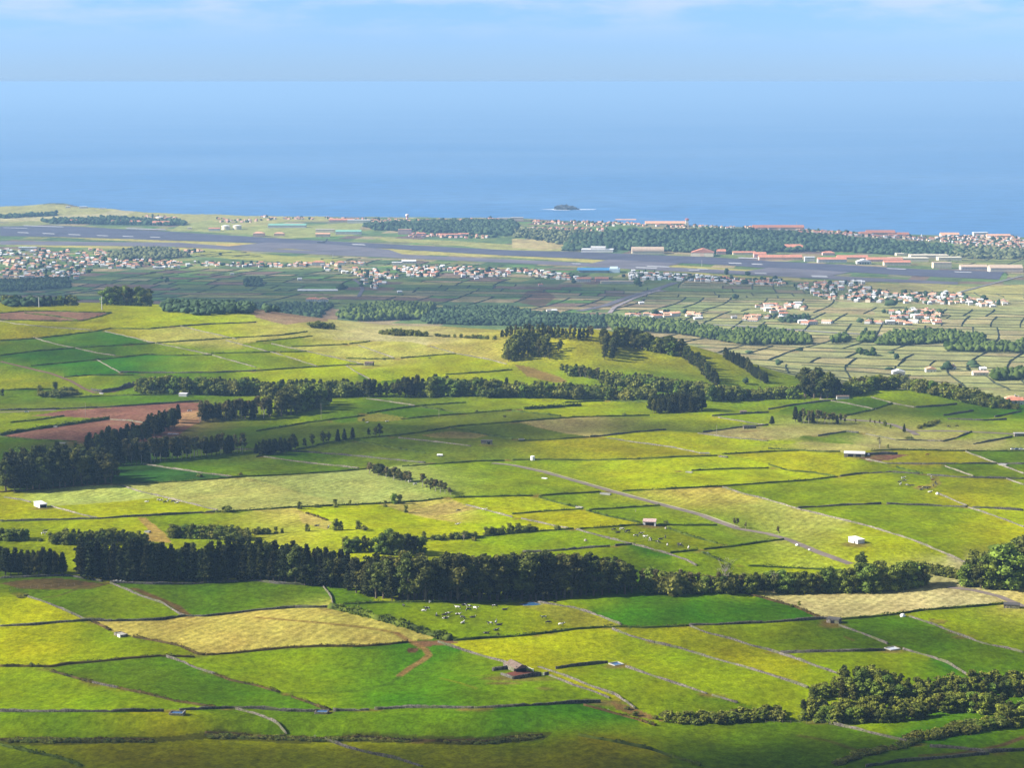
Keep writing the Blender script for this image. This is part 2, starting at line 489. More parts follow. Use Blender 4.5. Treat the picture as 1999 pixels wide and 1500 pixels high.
for p0, d in ends:                                   # close the gaps between boundary lines (gateways)
    d = d/max(1e-6, math.hypot(*d)); hitp = None
    for st in range(4, int(.040*p0[1])):
        q = p0+d*st; j, i = gi(*q)
        if not (1 < i < NI-2 and 1 < j < NJ-2): break
        if barrier[j-1:j+2, i-1:i+2].any() and st > 7: hitp = q; break
    if hitp is not None:
        cells(np.array([p0, hitp]), ext)
        if math.hypot(*(hitp-p0)) < 22: gateways.append((p0+hitp)/2)
barrier |= ext
JN = int(np.searchsorted(Yr, 3000)); 
owner = np.full(JN*NI, -1, np.int32); ow = owner.tolist(); bar = barrier[:JN].ravel().tolist()
dq = deque(); seedcol = []
for s in SEEDS.replace('\n', '|').split('|'):
    c, p = s.split(' '); px, py = map(float, p.split(',')); x, y, z = at(px, py); j, i = gi(x, y)
    if j >= JN: continue
    q = j*NI+i; seedcol.append(CC[c]); ow[q] = len(seedcol)-1; dq.append(q)
for ph in (0, 1):
    while dq:
        q = dq.popleft(); o = ow[q]; i = q % NI
        for r, ok in ((q-1, i > 0), (q+1, i < NI-1), (q-NI, q >= NI), (q+NI, q+NI < JN*NI)):
            if ok and ow[r] < 0 and not (ph == 0 and bar[r]):
                ow[r] = o; dq.append(r)
    if ph == 0: dq.extend([q for q in range(JN*NI) if ow[q] >= 0 and (ow[q-1] < 0 or ow[(q+1) % (JN*NI)] < 0 or ow[(q+NI) % (JN*NI)] < 0 or ow[q-NI] < 0)])
owner = np.array(ow, np.int32).reshape(JN, NI)
colr = np.zeros((NJ, NI, 3))
sc_ = np.array([alb(c) for c in seedcol])
jit = np.random.default_rng(3).uniform(.93, 1.07, (len(sc_), 3)); sc_ = sc_*jit
colr[:JN] = sc_[owner]
def soften(A, bar, n):
    """mean over up to n cells each way along rows, never across a boundary line"""
    h, w_ = bar.shape; ii = np.arange(w_)[None, :].repeat(h, 0)
    last = np.maximum.accumulate(np.where(bar, ii, -1), 1); nxt = np.minimum.accumulate(np.where(bar, ii, w_)[:, ::-1], 1)[:, ::-1]
    lo = np.maximum(last+1, ii-n); hi = np.minimum(nxt-1, ii+n); ok = ~bar & (hi >= lo)
    r = np.minimum(ii-lo, hi-ii); lo, hi = ii-r, ii+r
    out = A.copy(); rows = np.arange(h)[:, None]
    lo_, hi_ = np.where(ok, lo, ii), np.where(ok, hi, ii)
    for c in range(3):
        C = np.concatenate([np.zeros((h, 1)), np.cumsum(A[..., c], 1)], 1); out[..., c] = (C[rows, hi_+1]-C[rows, lo_])/(hi_-lo_+1)
    return out
bj = barrier[:JN]; A_ = colr[:JN]
for _ in range(3):
    A_ = soften(A_, bj, 34); A_ = soften(A_.transpose(1, 0, 2), bj.T, 8).transpose(1, 0, 2)
colr[:JN] = A_
# ------------------------------------------------------------------ parcels of the far plain
AN = R(-13)
def par_ab(X, Y):
    a0 = X*math.cos(AN)+Y*math.sin(AN); b0 = -X*math.sin(AN)+Y*math.cos(AN)
    b = b0+25*np.sin(a0/420)+12*np.sin(a0/170+1); a = a0+30*np.sin(b/380)+14*np.sin(b/150)
    return a, b
def par_xy(a, b):
    a0 = a-30*np.sin(b/380)-14*np.sin(b/150); b0 = b-25*np.sin(a0/420)-12*np.sin(a0/170+1)
    return a0*math.cos(AN)-b0*math.sin(AN), a0*math.sin(AN)+b0*math.cos(AN)
prg = np.random.default_rng(21)
bs = [2300.0]
while bs[-1] < 10500: bs.append(bs[-1]+prg.uniform(50, 125))
bs = np.array(bs); strips = []
cur = None
for k in range(len(bs)):
    if cur is None or prg.random() < .22:
        s = [-5200.0]
        while s[-1] < 4200: s.append(s[-1]+prg.uniform(35, 105))
        cur = np.array(s)
    m = prg.random(len(cur)) > .15; m[0] = True
    strips.append(cur[m])
PAL = [((118,142,84), 5), ((138,156,86), 4), ((104,130,84), 4), ((160,162,96), 3), ((142,120,104), 3), ((186,168,124), 3), ((110,148,76), 2), ((150,150,110), 2)]
pal = np.array([alb(c, 1.9) for c, n in PAL for _ in range(n)])
Af, Bf = par_ab(XX[JN-130:], YY[JN-130:])
k = np.clip(np.searchsorted(bs, Bf)-1, 0, len(bs)-1); m = np.zeros_like(k)
for kk in range(len(bs)):
    sel = k == kk
    if sel.any(): m[sel] = np.searchsorted(strips[kk], Af[sel])
hsh = (k*7919+m*104729+k*m*31) % 65521
pc = pal[(hsh*31 % len(pal))]*(.82+.34*((hsh*17) % 101)/101)[..., None]
far_s = colr.copy(); far_s[JN-130:] = pc
useful = YY > np.interp(XX/YY, [(p-CX)/F for p in (-900, 350, 700, 1000, 1400, 1600, 1700, 2900)], [2990, 2990, 2850, 2700, 2550, 2350, 2330, 2300])
useful[:JN-130] = False
stripe = np.zeros((NJ, NI)); stripe[:JN] = np.array([1.0 if c in (CC['m'], CC['t'], CC['T'], CC['b']) else .25 for c in seedcol])[owner]; stripe[useful] = 0
colr = np.where(useful[..., None], far_s, colr)
# ------------------------------------------------------------------ patches of another ground cover (real colour of that ground, save right_lit)
soft = waves(XX, YY, 40, seed=31)
def paint(pts, c, k=KA, edge=0, amt=1.0):
    W = np.array([at(*p)[:2] for p in pts]); U = W[:, 0]/W[:, 1]; V = np.log(W[:, 1])
    j0 = max(0, int(np.searchsorted(lyr, V.min()))-2); j1 = min(NJ, int(np.searchsorted(lyr, V.max()))+2)
    i0 = max(0, int(np.searchsorted(Uc, U.min()))-2); i1 = min(NI, int(np.searchsorted(Uc, U.max()))+2)
    gx, gy = np.meshgrid(Uc[i0:i1], lyr[j0:j1]); ins = np.zeros(gx.shape, bool); n = len(U)
    if edge: gx = gx+soft[j0:j1, i0:i1]*edge*1e-4
    for q in range(n):
        x1, y1, x2, y2 = U[q], V[q], U[(q+1) % n], V[(q+1) % n]
        if y1 == y2: continue
        c_ = ((y1 > gy) != (y2 > gy)) & (gx < (x2-x1)*(gy-y1)/(y2-y1)+x1); ins ^= c_
    sub = colr[j0:j1, i0:i1]; sub[ins] = sub[ins]*(1-amt)+np.array(alb(c, k))*amt
def paintline(pts, w, c, amt=.8, k=KA):
    """a worn line on the grass, w metres wide"""
    W = resample(pts, 1.2); M_ = {}
    for x, y in W:
        fj = float(np.interp(y, Yr, np.arange(NJ))); fi = float(np.interp(x/y, Uc, np.arange(NI))); rj = w/2/(y*.0023)+.5; ri = w/2/(y*DU)+.5
        for j in range(int(fj-rj), int(fj+rj)+2):
            for i in range(int(fi-ri), int(fi+ri)+2):
                v = min(1, max(0, rj-abs(j-fj)))*min(1, max(0, ri-abs(i-fi)))
                if v > M_.get((j, i), 0) and 0 <= j < NJ and 0 <= i < NI: M_[j, i] = v
    tc_ = np.array(alb(c, k))
    for (j, i), v in M_.items(): colr[j, i] = colr[j, i]*(1-amt*v)+tc_*amt*v
paint(PL('0,1441 200,1442 330,1440 420,1424 520,1434 620,1440 700,1430 800,1436 950,1440 1000,1430 1080,1430 1060,1446 1000,1452 900,1456 800,1452 700,1450 600,1452 400,1444 300,1452 120,1456 0,1456'), (92,92,34), edge=5, amt=.75)
gr_ = np.random.default_rng(77)
for gx, gy in gateways:                              # trodden earth at the gateways
    j, i = gi(gx, gy); rj = max(1, int(gr_.uniform(2, 6)/(gy*.0023))); ri = max(1, int(gr_.uniform(3, 8)/(gy*DU))); a_ = gr_.uniform(.3, .75)
    js, is_ = np.mgrid[max(0, j-rj):min(NJ, j+rj+1), max(0, i-ri):min(NI, i+ri+1)]; w_ = np.clip(1-((js-j)/(rj+.5))**2-((is_-i)/(ri+.5))**2, 0, 1)[..., None]*a_
    s_ = colr[js, is_]; colr[js, is_] = s_*(1-w_)+np.array(alb((160,124,74)))*w_
paint(PL('0,612 50,608 105,608 160,610 215,611 200,617 160,627 90,627 0,625'), (172,132,104))
paint(PL('62,812 130,801 220,796 300,790 395,785 385,822 350,850 290,862 150,862 10,853 60,843 140,830 212,820 150,815'), (178,128,104))
paint(PL('300,830 330,812 395,800 395,822 350,835'), (216,168,120), edge=3)
paint(PL('0,1140 40,1134 110,1129 150,1133 210,1141 175,1150 90,1152 40,1150'), (128,96,66), edge=6, amt=.8)
paint(PL('270,1010 288,1012 325,1045 335,1060 280,1058 290,1035'), (210,180,90), edge=3)
paint(PL('790,1000 850,985 890,980 925,995 890,1003 830,1008'), (220,195,110), edge=5, amt=.8)
paint(PL('580,1003 600,1003 650,1020 640,1035 590,1022'), (220,195,110), edge=5, amt=.7)
paint(PL('820,850 880,842 960,848 930,856 850,856'), (196,176,96), edge=5, amt=.8)
paint(PL('700,814 740,806 800,817 760,823 700,823'), (184,170,70), edge=5, amt=.7)
paint(PL('1005,712 1040,718 1090,735 1110,745 1080,748 1030,735'), (176,140,84), edge=4, amt=.8)
paint(PL('1690,890 1780,888 1740,898 1700,902 1680,895'), (150,105,84), edge=4)
paint(PL('1800,925 1830,930 1838,945 1820,955 1790,957 1780,952 1815,945 1822,935'), (178,150,80), edge=3, amt=.6)
paint(PL('1190,1370 1230,1380 1280,1400 1300,1410 1250,1402 1200,1385'), (160,124,76), edge=5, amt=.9)
paint(PL('790,1268 815,1266 818,1273 800,1276'), (120,88,60), edge=4)
paint(PL('800,1253 880,1250 895,1257 850,1262 812,1262'), (150,112,78), edge=4)
paint(PL('1010,1160 1050,1172 1120,1188 1205,1222 1130,1228 1080,1210 1040,1190 1000,1177'), (160,158,52), amt=.75, edge=3)
paintline(PL('500,1206 560,1211 620,1216 680,1222 740,1230 775,1237'), 2.6, (140,100,56), .85)
paintline(PL('775,1237 790,1247 805,1255 830,1268 838,1280 825,1290 800,1305 780,1320'), 3.2, (168,128,78), .9)
paintline(PL('780,1320 765,1332 740,1342 700,1350 640,1354 540,1354'), 1.6, (70,90,30), .6)
paintline(PL('262,1150 300,1166 345,1185 362,1200 372,1205'), 4.5, (140,98,70), .8)
paintline(PL('215,1148 150,1152 110,1165 80,1168'), 2.0, (110,86,56), .6)
paintline(PL('1560,1437 1620,1448 1660,1462 1700,1475'), 2.5, (120,98,60), .6)
paintline(PL('1999,1440 1960,1455 1900,1468 1860,1473 1800,1476'), 3.0, (124,94,62), .9)
paintline(PL('0,1301 100,1303 190,1293 310,1282 400,1281 500,1272 620,1264 760,1260'), 2.0, (120,110,50), .5)
paintline(PL('860,1325 900,1335 930,1345'), 1.5, (190,140,60), .4)
paintline(PL('920,1320 950,1319 975,1317'), 1.5, (150,110,60), .5)
paint(PL('1640,1240 1668,1250 1672,1254 1655,1248'), (150,120,70), edge=4, amt=.7)
paint(PL('1810,1208 1850,1212 1840,1220 1815,1216'), (140,112,62), edge=4, amt=.6)
def worn(px, py, rx, ry, c=(158,130,78), a=.7):
    x, y, z = at(px, py); w_ = np.clip(1.15-((XX-x)/rx)**2-((YY-y)/ry)**2-.25*soft, 0, 1)[..., None]*a; colr[:] = colr*(1-w_)+np.array(alb(c))*w_
for a_ in [(1676,1063,9,12),(84,993,8,10),(1268,1028,9,7),(1690,895,16,10),(1030,1326,22,7),(950,870,9,8),(1742,1272,8,6),(1203,1303,8,6),(1065,1345,5,4),(985,1335,9,3),(1170,1372,10,5),(1628,1222,8,6),(721,718,12,10),(1463,842,12,10),(640,1190,6,5)]: worn(*a_)
# plain: the cut and dry grass of the airfield, lit tan ground, red soils
YG = (206,196,104)
paint(PL('0,404 60,399 110,398 150,404 300,415 500,421 640,424 690,432 560,432 480,446 380,444 360,437 240,430 60,436 0,433'), (196,190,112), 2.0)
paint(PL('0,424 110,421 200,417 300,413 330,415 240,423 120,430 0,433'), (214,202,142), 2.0)
paint(PL('0,436 60,432 110,436 60,441 0,441'), (168,170,100), 2.0)
paint(PL('360,437 410,430 480,444 510,440 620,440 720,430 690,460 560,466 500,458 380,452 330,452'), (182,186,104), 2.0)
paint(PL('0,459 150,465 330,474 420,482 500,486 640,490 1000,503 1240,520 1420,533 1640,545 1999,570 1999,556 1900,560 1700,546 1420,524 1240,512 1000,498 700,482 500,474 330,470 150,461 0,455'), YG, 2.0)
paint(PL('0,478 120,483 350,488 480,484 640,492 1000,512 1200,524 1420,540 1640,552 1999,584 1999,568 1640,549 1400,536 1200,519 1000,506 500,486 360,484 0,472'), YG, 2.0)
paint(PL('360,484 430,487 560,500 680,507 640,515 560,512 480,508 380,498'), (190,190,92), 2.0)
paint(PL('420,476 560,478 590,484 500,487 430,486'), (222,194,104), 2.0)
paint(PL('720,462 880,470 1000,478 1110,470 1150,488 1000,492 880,478 760,472'), (186,184,104), 2.0)
paint(PL('1000,466 1110,470 1130,485 1060,488 1000,484'), (208,190,128), 2.0)
paint(PL('1720,552 1999,585 1999,560 1880,566 1800,562'), (196,190,100), 2.0)
paint(PL('1700,575 1860,568 1800,560 1730,560 1650,552'), (186,172,100), 2.0)
paint(PL('1640,512 1720,516 1900,525 1999,530 1999,500 1900,490 1700,500'), (190,190,110), amt=.6)
paint(PL('1870,515 1940,512 1945,522 1875,520'), (186,186,104), 2.0)
paint(PL('1550,600 1700,602 1710,615 1620,612 1560,608'), (150,112,96), 2.0)
paint(PL('1030,568 1060,566 1085,580 1060,600 1010,590'), (150,100,92), amt=.7)
paint(PL('480,606 650,600 660,612 640,628 560,634 500,620'), (190,160,124))
paint(PL('1210,642 1330,650 1440,664 1560,680 1560,690 1420,682 1330,668 1220,655'), (190,160,120), amt=.9, edge=2)
paint(PL('830,560 990,562 1030,580 900,590'), (120,146,90), amt=.4)
paint(PL('1855,610 1940,600 1960,612 1900,622 1850,625'), (90,150,70), amt=.8)
paint(PL('1620,680 1640,668 1710,668 1700,682 1640,690'), (100,150,70), amt=.8)
paint(PL('1800,734 1840,732 1999,724 1999,770 1880,752 1800,742'), (110,150,60), amt=.4)
right_lit = np.clip((XX/YY-.03)/.08, 0, 1)*np.clip((5300-YY)/900, 0, 1)*useful  # sunshine on the right of the plain, mixed into the ground colour
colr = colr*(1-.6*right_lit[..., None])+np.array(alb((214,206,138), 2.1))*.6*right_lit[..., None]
# coastal cliff face and the rocky foot
colr = np.where((drop > .15)[..., None], np.array(alb((120,108,92))), colr)
# ------------------------------------------------------------------ ground sheet
V = np.stack([XX, YY, Z], -1).reshape(-1, 3)
idx = np.arange(NJ*NI, dtype=np.int32).reshape(NJ, NI)
FQ = np.stack([idx[:-1, :-1], idx[:-1, 1:], idx[1:, 1:], idx[1:, :-1]], -1).reshape(-1, 4)
gme = npmesh('ground', V, FQ, smooth=True)
ca = gme.color_attributes.new('field_colour', 'FLOAT_COLOR', 'POINT')
ca.data.foreach_set('color', np.concatenate([colr.reshape(-1, 3), stripe.reshape(-1, 1)], 1).astype(np.float32).ravel())
def ground_mat():
    m, nt, b = nodemat('pasture'); L = nt.links.new
    at_ = N(nt, 'ShaderNodeAttribute', attribute_name='field_colour'); tc = N(nt, 'ShaderNodeTexCoord')
    out = at_.outputs['Color']
    # tufts, cropped patches and broad patches; sizes in metres
    for sc, det, lo, hi, sat in ((.30, 4, .68, 1.28, 0), (.045, 3, .78, 1.24, 1), (1.0, 2, .76, 1.22, 0), (.012, 3, .84, 1.16, 0)):
        mp = N(nt, 'ShaderNodeMapping'); mp.inputs['Scale'].default_value = (1, .62, .1); L(tc.outputs['Object'], mp.inputs['Vector'])
        nz = N(nt, 'ShaderNodeTexNoise'); nz.inputs['Scale'].default_value = sc; nz.inputs['Detail'].default_value = det; L(mp.outputs[0], nz.inputs['Vector'])
        mr = N(nt, 'ShaderNodeMapRange'); mr.inputs['From Min'].default_value = .3; mr.inputs['From Max'].default_value = .7
        mr.inputs['To Min'].default_value = lo; mr.inputs['To Max'].default_value = hi; L(nz.outputs['Fac'], mr.inputs['Value'])
        hs = N(nt, 'ShaderNodeHueSaturation'); L(out, hs.inputs['Color']); L(mr.outputs[0], hs.inputs['Value'])
        if sat:
            m2 = N(nt, 'ShaderNodeMapRange'); m2.inputs['From Min'].default_value = .3; m2.inputs['From Max'].default_value = .7
            m2.inputs['To Min'].default_value = .484; m2.inputs['To Max'].default_value = .514; L(nz.outputs['Color'], m2.inputs['Value']); L(m2.outputs[0], hs.inputs['Hue'])
        out = hs.outputs['Color']
    tf = N(nt, 'ShaderNodeTexNoise'); tf.inputs['Scale'].default_value = .42; tf.inputs['Detail'].default_value = 3; tf.inputs['Roughness'].default_value = .65; L(tc.outputs['Object'], tf.inputs['Vector'])
    tm = N(nt, 'ShaderNodeMapRange'); tm.inputs['From Min'].default_value = .56; tm.inputs['From Max'].default_value = .66; tm.inputs['To Min'].default_value = 1.0; tm.inputs['To Max'].default_value = .82; L(tf.outputs['Fac'], tm.inputs['Value'])
    th = N(nt, 'ShaderNodeHueSaturation'); L(out, th.inputs['Color']); L(tm.outputs[0], th.inputs['Value']); out = th.outputs['Color']
    wv = N(nt, 'ShaderNodeTexWave'); mpw = N(nt, 'ShaderNodeMapping'); mpw.inputs['Rotation'].default_value = (0, 0, R(28)); L(tc.outputs['Object'], mpw.inputs['Vector']); L(mpw.outputs[0], wv.inputs['Vector'])
    wv.inputs['Scale'].default_value = .055; wv.inputs['Distortion'].default_value = 3.5; wv.inputs['Detail'].default_value = 2; wv.inputs['Detail Scale'].default_value = .6
    mw = N(nt, 'ShaderNodeMapRange'); mw.inputs['To Min'].default_value = -.10; mw.inputs['To Max'].default_value = .10; L(wv.outputs['Fac'], mw.inputs['Value'])
    mm = N(nt, 'ShaderNodeMath', operation='MULTIPLY_ADD'); L(mw.outputs[0], mm.inputs[0]); L(at_.outputs['Alpha'], mm.inputs[1]); mm.inputs[2].default_value = 1.0
    hs = N(nt, 'ShaderNodeHueSaturation'); L(out, hs.inputs['Color']); L(mm.outputs[0], hs.inputs['Value']); out = hs.outputs['Color']
    L(out, b.inputs['Base Color']); b.inputs['Roughness'].default_value = .95; b.inputs['Specular IOR Level'].default_value = 0
    nz = N(nt, 'ShaderNodeTexNoise'); nz.inputs['Scale'].default_value = .22; nz.inputs['Detail'].default_value = 5; L(tc.outputs['Object'], nz.inputs['Vector'])
    bp = N(nt, 'ShaderNodeBump'); bp.inputs['Strength'].default_value = .55; bp.inputs['Distance'].default_value = .9
    L(nz.outputs['Fac'], bp.inputs['Height']); L(bp.outputs['Normal'], b.inputs['Normal'])
    return m
tag(link('ground', gme, ground_mat()), kind='structure')
# ------------------------------------------------------------------ sun, sky, air, sea, clouds
SUN_EL, SUN_AZ = R(31), R(-4)
S = Vector((-math.cos(SUN_EL)*math.cos(SUN_AZ), math.cos(SUN_EL)*math.sin(SUN_AZ), math.sin(SUN_EL)))
sl = bpy.data.lights.new('sun', 'SUN'); sl.energy = 5.0; sl.angle = R(.53); sl.color = (1, .94, .84)
so = bpy.data.objects.new('sun', sl); col.objects.link(so); so.rotation_euler = S.to_track_quat('Z', 'Y').to_euler(); so.location = (-200, 0, 1500)
w = bpy.data.worlds.new('World'); scene.world = w; w.use_nodes = True; nt = w.node_tree; L = nt.links.new
bg = nt.nodes['Background']; bg.inputs['Strength'].default_value = .041
sky = N(nt, 'ShaderNodeTexSky'); sky.sky_type = 'NISHITA'; sky.sun_disc = False; sky.sun_elevation = SUN_EL
sky.sun_rotation = math.atan2(S.x, S.y) % (2*math.pi); sky.altitude = 570; sky.air_density = 1.0; sky.dust_density = .3; sky.ozone_density = 3.0
# soft high cloud low over the horizon, mixed into the sky by direction
tc = N(nt, 'ShaderNodeTexCoord'); sx = N(nt, 'ShaderNodeSeparateXYZ'); L(tc.outputs['Generated'], sx.inputs[0])
mp = N(nt, 'ShaderNodeMapping'); mp.inputs['Scale'].default_value = (7, 7, 34); mp.inputs['Location'].default_value = (.3, 0, .2); L(tc.outputs['Generated'], mp.inputs['Vector'])
nz = N(nt, 'ShaderNodeTexNoise'); nz.inputs['Scale'].default_value = 2.2; nz.inputs['Detail'].default_value = 6; nz.inputs['Roughness'].default_value = .55; L(mp.outputs[0], nz.inputs['Vector'])
r1 = N(nt, 'ShaderNodeMapRange', interpolation_type='SMOOTHSTEP'); r1.inputs['From Min'].default_value = .36; r1.inputs['From Max'].default_value = .66; L(nz.outputs['Fac'], r1.inputs['Value'])
r2 = N(nt, 'ShaderNodeMapRange', interpolation_type='SMOOTHSTEP'); r2.inputs['From Min'].default_value = .014; r2.inputs['From Max'].default_value = .044; L(sx.outputs['Z'], r2.inputs['Value'])
mu = N(nt, 'ShaderNodeMath', operation='MULTIPLY'); L(r1.outputs[0], mu.inputs[0]); L(r2.outputs[0], mu.inputs[1])
mu2 = N(nt, 'ShaderNodeMath', operation='MULTIPLY'); mu2.inputs[1].default_value = .5; L(mu.outputs[0], mu2.inputs[0])
tint = N(nt, 'ShaderNodeMix', data_type='RGBA', blend_type='MULTIPLY')
r3 = N(nt, 'ShaderNodeMapRange', interpolation_type='SMOOTHSTEP'); r3.inputs['From Min'].default_value = .30; r3.inputs['From Max'].default_value = .03; L(sx.outputs['Z'], r3.inputs['Value']); L(r3.outputs[0], tint.inputs[0])
tint.inputs[7].default_value = (.69, 1.09, 2.12, 1); L(sky.outputs[0], tint.inputs[6])
mx = N(nt, 'ShaderNodeMix', data_type='RGBA'); L(mu2.outputs[0], mx.inputs[0]); L(tint.outputs[2], mx.inputs[6]); mx.inputs[7].default_value = (8.6, 8.6, 9.3, 1)
L(mx.outputs[2], bg.inputs['Color'])
scene.view_settings.view_transform = 'Standard'; scene.view_settings.look = 'None'; scene.view_settings.gamma = 1; scene.view_settings.exposure = 1.33
cy = scene.cycles; cy.max_bounces = 4; cy.diffuse_bounces = 2; cy.glossy_bounces = 2; cy.transmission_bounces = 2; cy.volume_bounces = 0; cy.transparent_max_bounces = 12
cy.use_denoising = True; cy.sample_clamp_indirect = 4
scene.render.use_persistent_data = False
# sea
mb = MB(); mb.poly([(-70000, 5200, 0), (70000, 5200, 0), (70000, 150000, 0), (-70000, 150000, 0)])
m, nt, b = nodemat('sea_water'); L = nt.links.new
tc = N(nt, 'ShaderNodeTexCoord')
nz = N(nt, 'ShaderNodeTexNoise'); nz.inputs['Scale'].default_value = .00045; nz.inputs['Detail'].default_value = 4
mp = N(nt, 'ShaderNodeMapping'); mp.inputs['Scale'].default_value = (.5, 1, 1); L(tc.outputs['Object'], mp.inputs['Vector']); L(mp.outputs[0], nz.inputs['Vector'])
rp = N(nt, 'ShaderNodeValToRGB'); L(nz.outputs['Fac'], rp.inputs['Fac']); rp.color_ramp.elements[0].position = .35; rp.color_ramp.elements[1].position = .65
rp.color_ramp.elements[0].color = (.035, .14, .31, 1); rp.color_ramp.elements[1].color = (.075, .18, .34, 1)
wv = N(nt, 'ShaderNodeTexNoise'); wv.inputs['Scale'].default_value = .011; wv.inputs['Detail'].default_value = 5; wv.inputs['Roughness'].default_value = .6
mp2 = N(nt, 'ShaderNodeMapping'); mp2.inputs['Scale'].default_value = (.6, 1.2, 1); mp2.inputs['Rotation'].default_value = (0, 0, .15); L(tc.outputs['Object'], mp2.inputs['Vector']); L(mp2.outputs[0], wv.inputs['Vector'])
mr = N(nt, 'ShaderNodeMapRange'); mr.inputs['From Min'].default_value = .3; mr.inputs['From Max'].default_value = .7; mr.inputs['To Min'].default_value = .74; mr.inputs['To Max'].default_value = 1.28; L(wv.outputs['Fac'], mr.inputs['Value'])
hs = N(nt, 'ShaderNodeHueSaturation'); L(rp.outputs['Color'], hs.inputs['Color']); L(mr.outputs[0], hs.inputs['Value'])
wc = N(nt, 'ShaderNodeTexNoise'); wc.inputs['Scale'].default_value = .02; wc.inputs['Detail'].default_value = 6; wc.inputs['Roughness'].default_value = .7; L(mp2.outputs[0], wc.inputs['Vector'])
wr = N(nt, 'ShaderNodeMapRange'); wr.inputs['From Min'].default_value = .70; wr.inputs['From Max'].default_value = .74; L(wc.outputs['Fac'], wr.inputs['Value'])
mxw = N(nt, 'ShaderNodeMix', data_type='RGBA'); L(wr.outputs[0], mxw.inputs[0]); L(hs.outputs['Color'], mxw.inputs[6]); mxw.inputs[7].default_value = (.7, .72, .75, 1)
L(mxw.outputs[2], b.inputs['Base Color']); b.inputs['Roughness'].default_value = .55; b.inputs['Specular IOR Level'].default_value = .35
bp = N(nt, 'ShaderNodeBump'); bp.inputs['Strength'].default_value = .6; bp.inputs['Distance'].default_value = 6; L(wv.outputs['Fac'], bp.inputs['Height']); L(bp.outputs['Normal'], b.inputs['Normal'])
tag(mb.build('sea', m), kind='structure')
# the air: one closed box of even haze
hz = MB().box(-72000, 72000, -3000, 152000, -20, 578)
hm = bpy.data.materials.new('air'); hm.use_nodes = True; hn = hm.node_tree; hn.nodes.remove(hn.nodes['Principled BSDF'])
pv = N(hn, 'ShaderNodeVolumePrincipled'); pv.inputs['Color'].default_value = (.335, .57, .87, 1); pv.inputs['Density'].default_value = 4.9e-5; pv.inputs['Anisotropy'].default_value = .1
hn.links.new(pv.outputs[0], hn.nodes['Material Output'].inputs['Volume'])
tag(hz.build('haze', hm), kind='stuff')
# clouds overhead (out of the frame): they throw the patches of shade
CLH = 1150.0
def cloud(px, py, rx, ry, a=.8, seed=0, rot=0, XY=None):
    x, y = XY if XY else at(px, py)[:2]; z = float(zat(x, y)); t = (CLH-z)/S.z
    c = Vector((x, y, z))+S*t
    bm = bmesh.new(); bmesh.ops.create_icosphere(bm, subdivisions=4, radius=1)
    r = random.Random(seed); ph = [r.uniform(0, 6.3) for _ in range(6)]
    for v in bm.verts:
        p = v.co; k = 1+.10*math.sin(3*math.atan2(p.y, p.x)+ph[0])+.07*math.sin(5*math.atan2(p.y, p.x)+ph[1])
        h = (.16*min(rx, ry))*(1+.3*math.sin(4*p.x+ph[2])*math.cos(5*p.y+ph[3]))
        v.co = Vector((p.x*rx*k, p.y*ry*k, p.z*h if p.z > 0 else p.z*h*.25))
    me = bpy.data.meshes.new('cloud'); bm.to_mesh(me); bm.free()
    m, nt, b = nodemat('cloud_vapour'); L = nt.links.new; b.inputs['Base Color'].default_value = (.85, .86, .88, 1); b.inputs['Roughness'].default_value = 1
    tc = N(nt, 'ShaderNodeTexCoord'); mp = N(nt, 'ShaderNodeMapping'); mp.inputs['Scale'].default_value = (1/rx, 1/ry, 0); L(tc.outputs['Object'], mp.inputs['Vector'])
    ln = N(nt, 'ShaderNodeVectorMath', operation='LENGTH'); L(mp.outputs[0], ln.inputs[0])
    nz = N(nt, 'ShaderNodeTexNoise'); nz.inputs['Scale'].default_value = 1/130; nz.inputs['Detail'].default_value = 4; L(tc.outputs['Object'], nz.inputs['Vector'])
    ad = N(nt, 'ShaderNodeMath', operation='MULTIPLY_ADD'); L(nz.outputs['Fac'], ad.inputs[0]); ad.inputs[1].default_value = .9; L(ln.outputs['Value'], ad.inputs[2])
    mr = N(nt, 'ShaderNodeMapRange', interpolation_type='SMOOTHSTEP'); mr.inputs['From Min'].default_value = 1.32; mr.inputs['From Max'].default_value = .75
    mr.inputs['To Min'].default_value = 0; mr.inputs['To Max'].default_value = 1-math.sqrt(1-a); L(ad.outputs[0], mr.inputs['Value'])
    L(mr.outputs[0], b.inputs['Alpha'])
    me.materials.append(m); me.polygons.foreach_set('use_smooth', [True]*len(me.polygons))
    o = bpy.data.objects.new('cloud', me); col.objects.link(o); o.location = c; o.rotation_euler = (0, 0, rot)
    tag(o, kind='structure'); return o
for i, a in enumerate([
    (250,1499,340,92,.62), (1000,1499,340,88,.6), (1800,1499,280,84,.62),
    (380,1128,260,48,.4), (1000,1130,200,36,.35),
    (600,855,340,200,.68), (1100,840,240,110,.45), (150,880,240,220,.55),
    (60,690,180,130,.35), (1800,800,200,120,.35), (1650,1250,150,50,.35)]):
    cloud(*a, seed=i)
for i, (X, Y, rx, ry, a) in enumerate([(-700,4700,1200,900,.66), (350,4950,900,750,.62), (-1200,5300,700,500,.4), (900,6900,900,300,.4)]):
    cloud(0, 0, rx, ry, a, seed=20+i, XY=(X, Y))
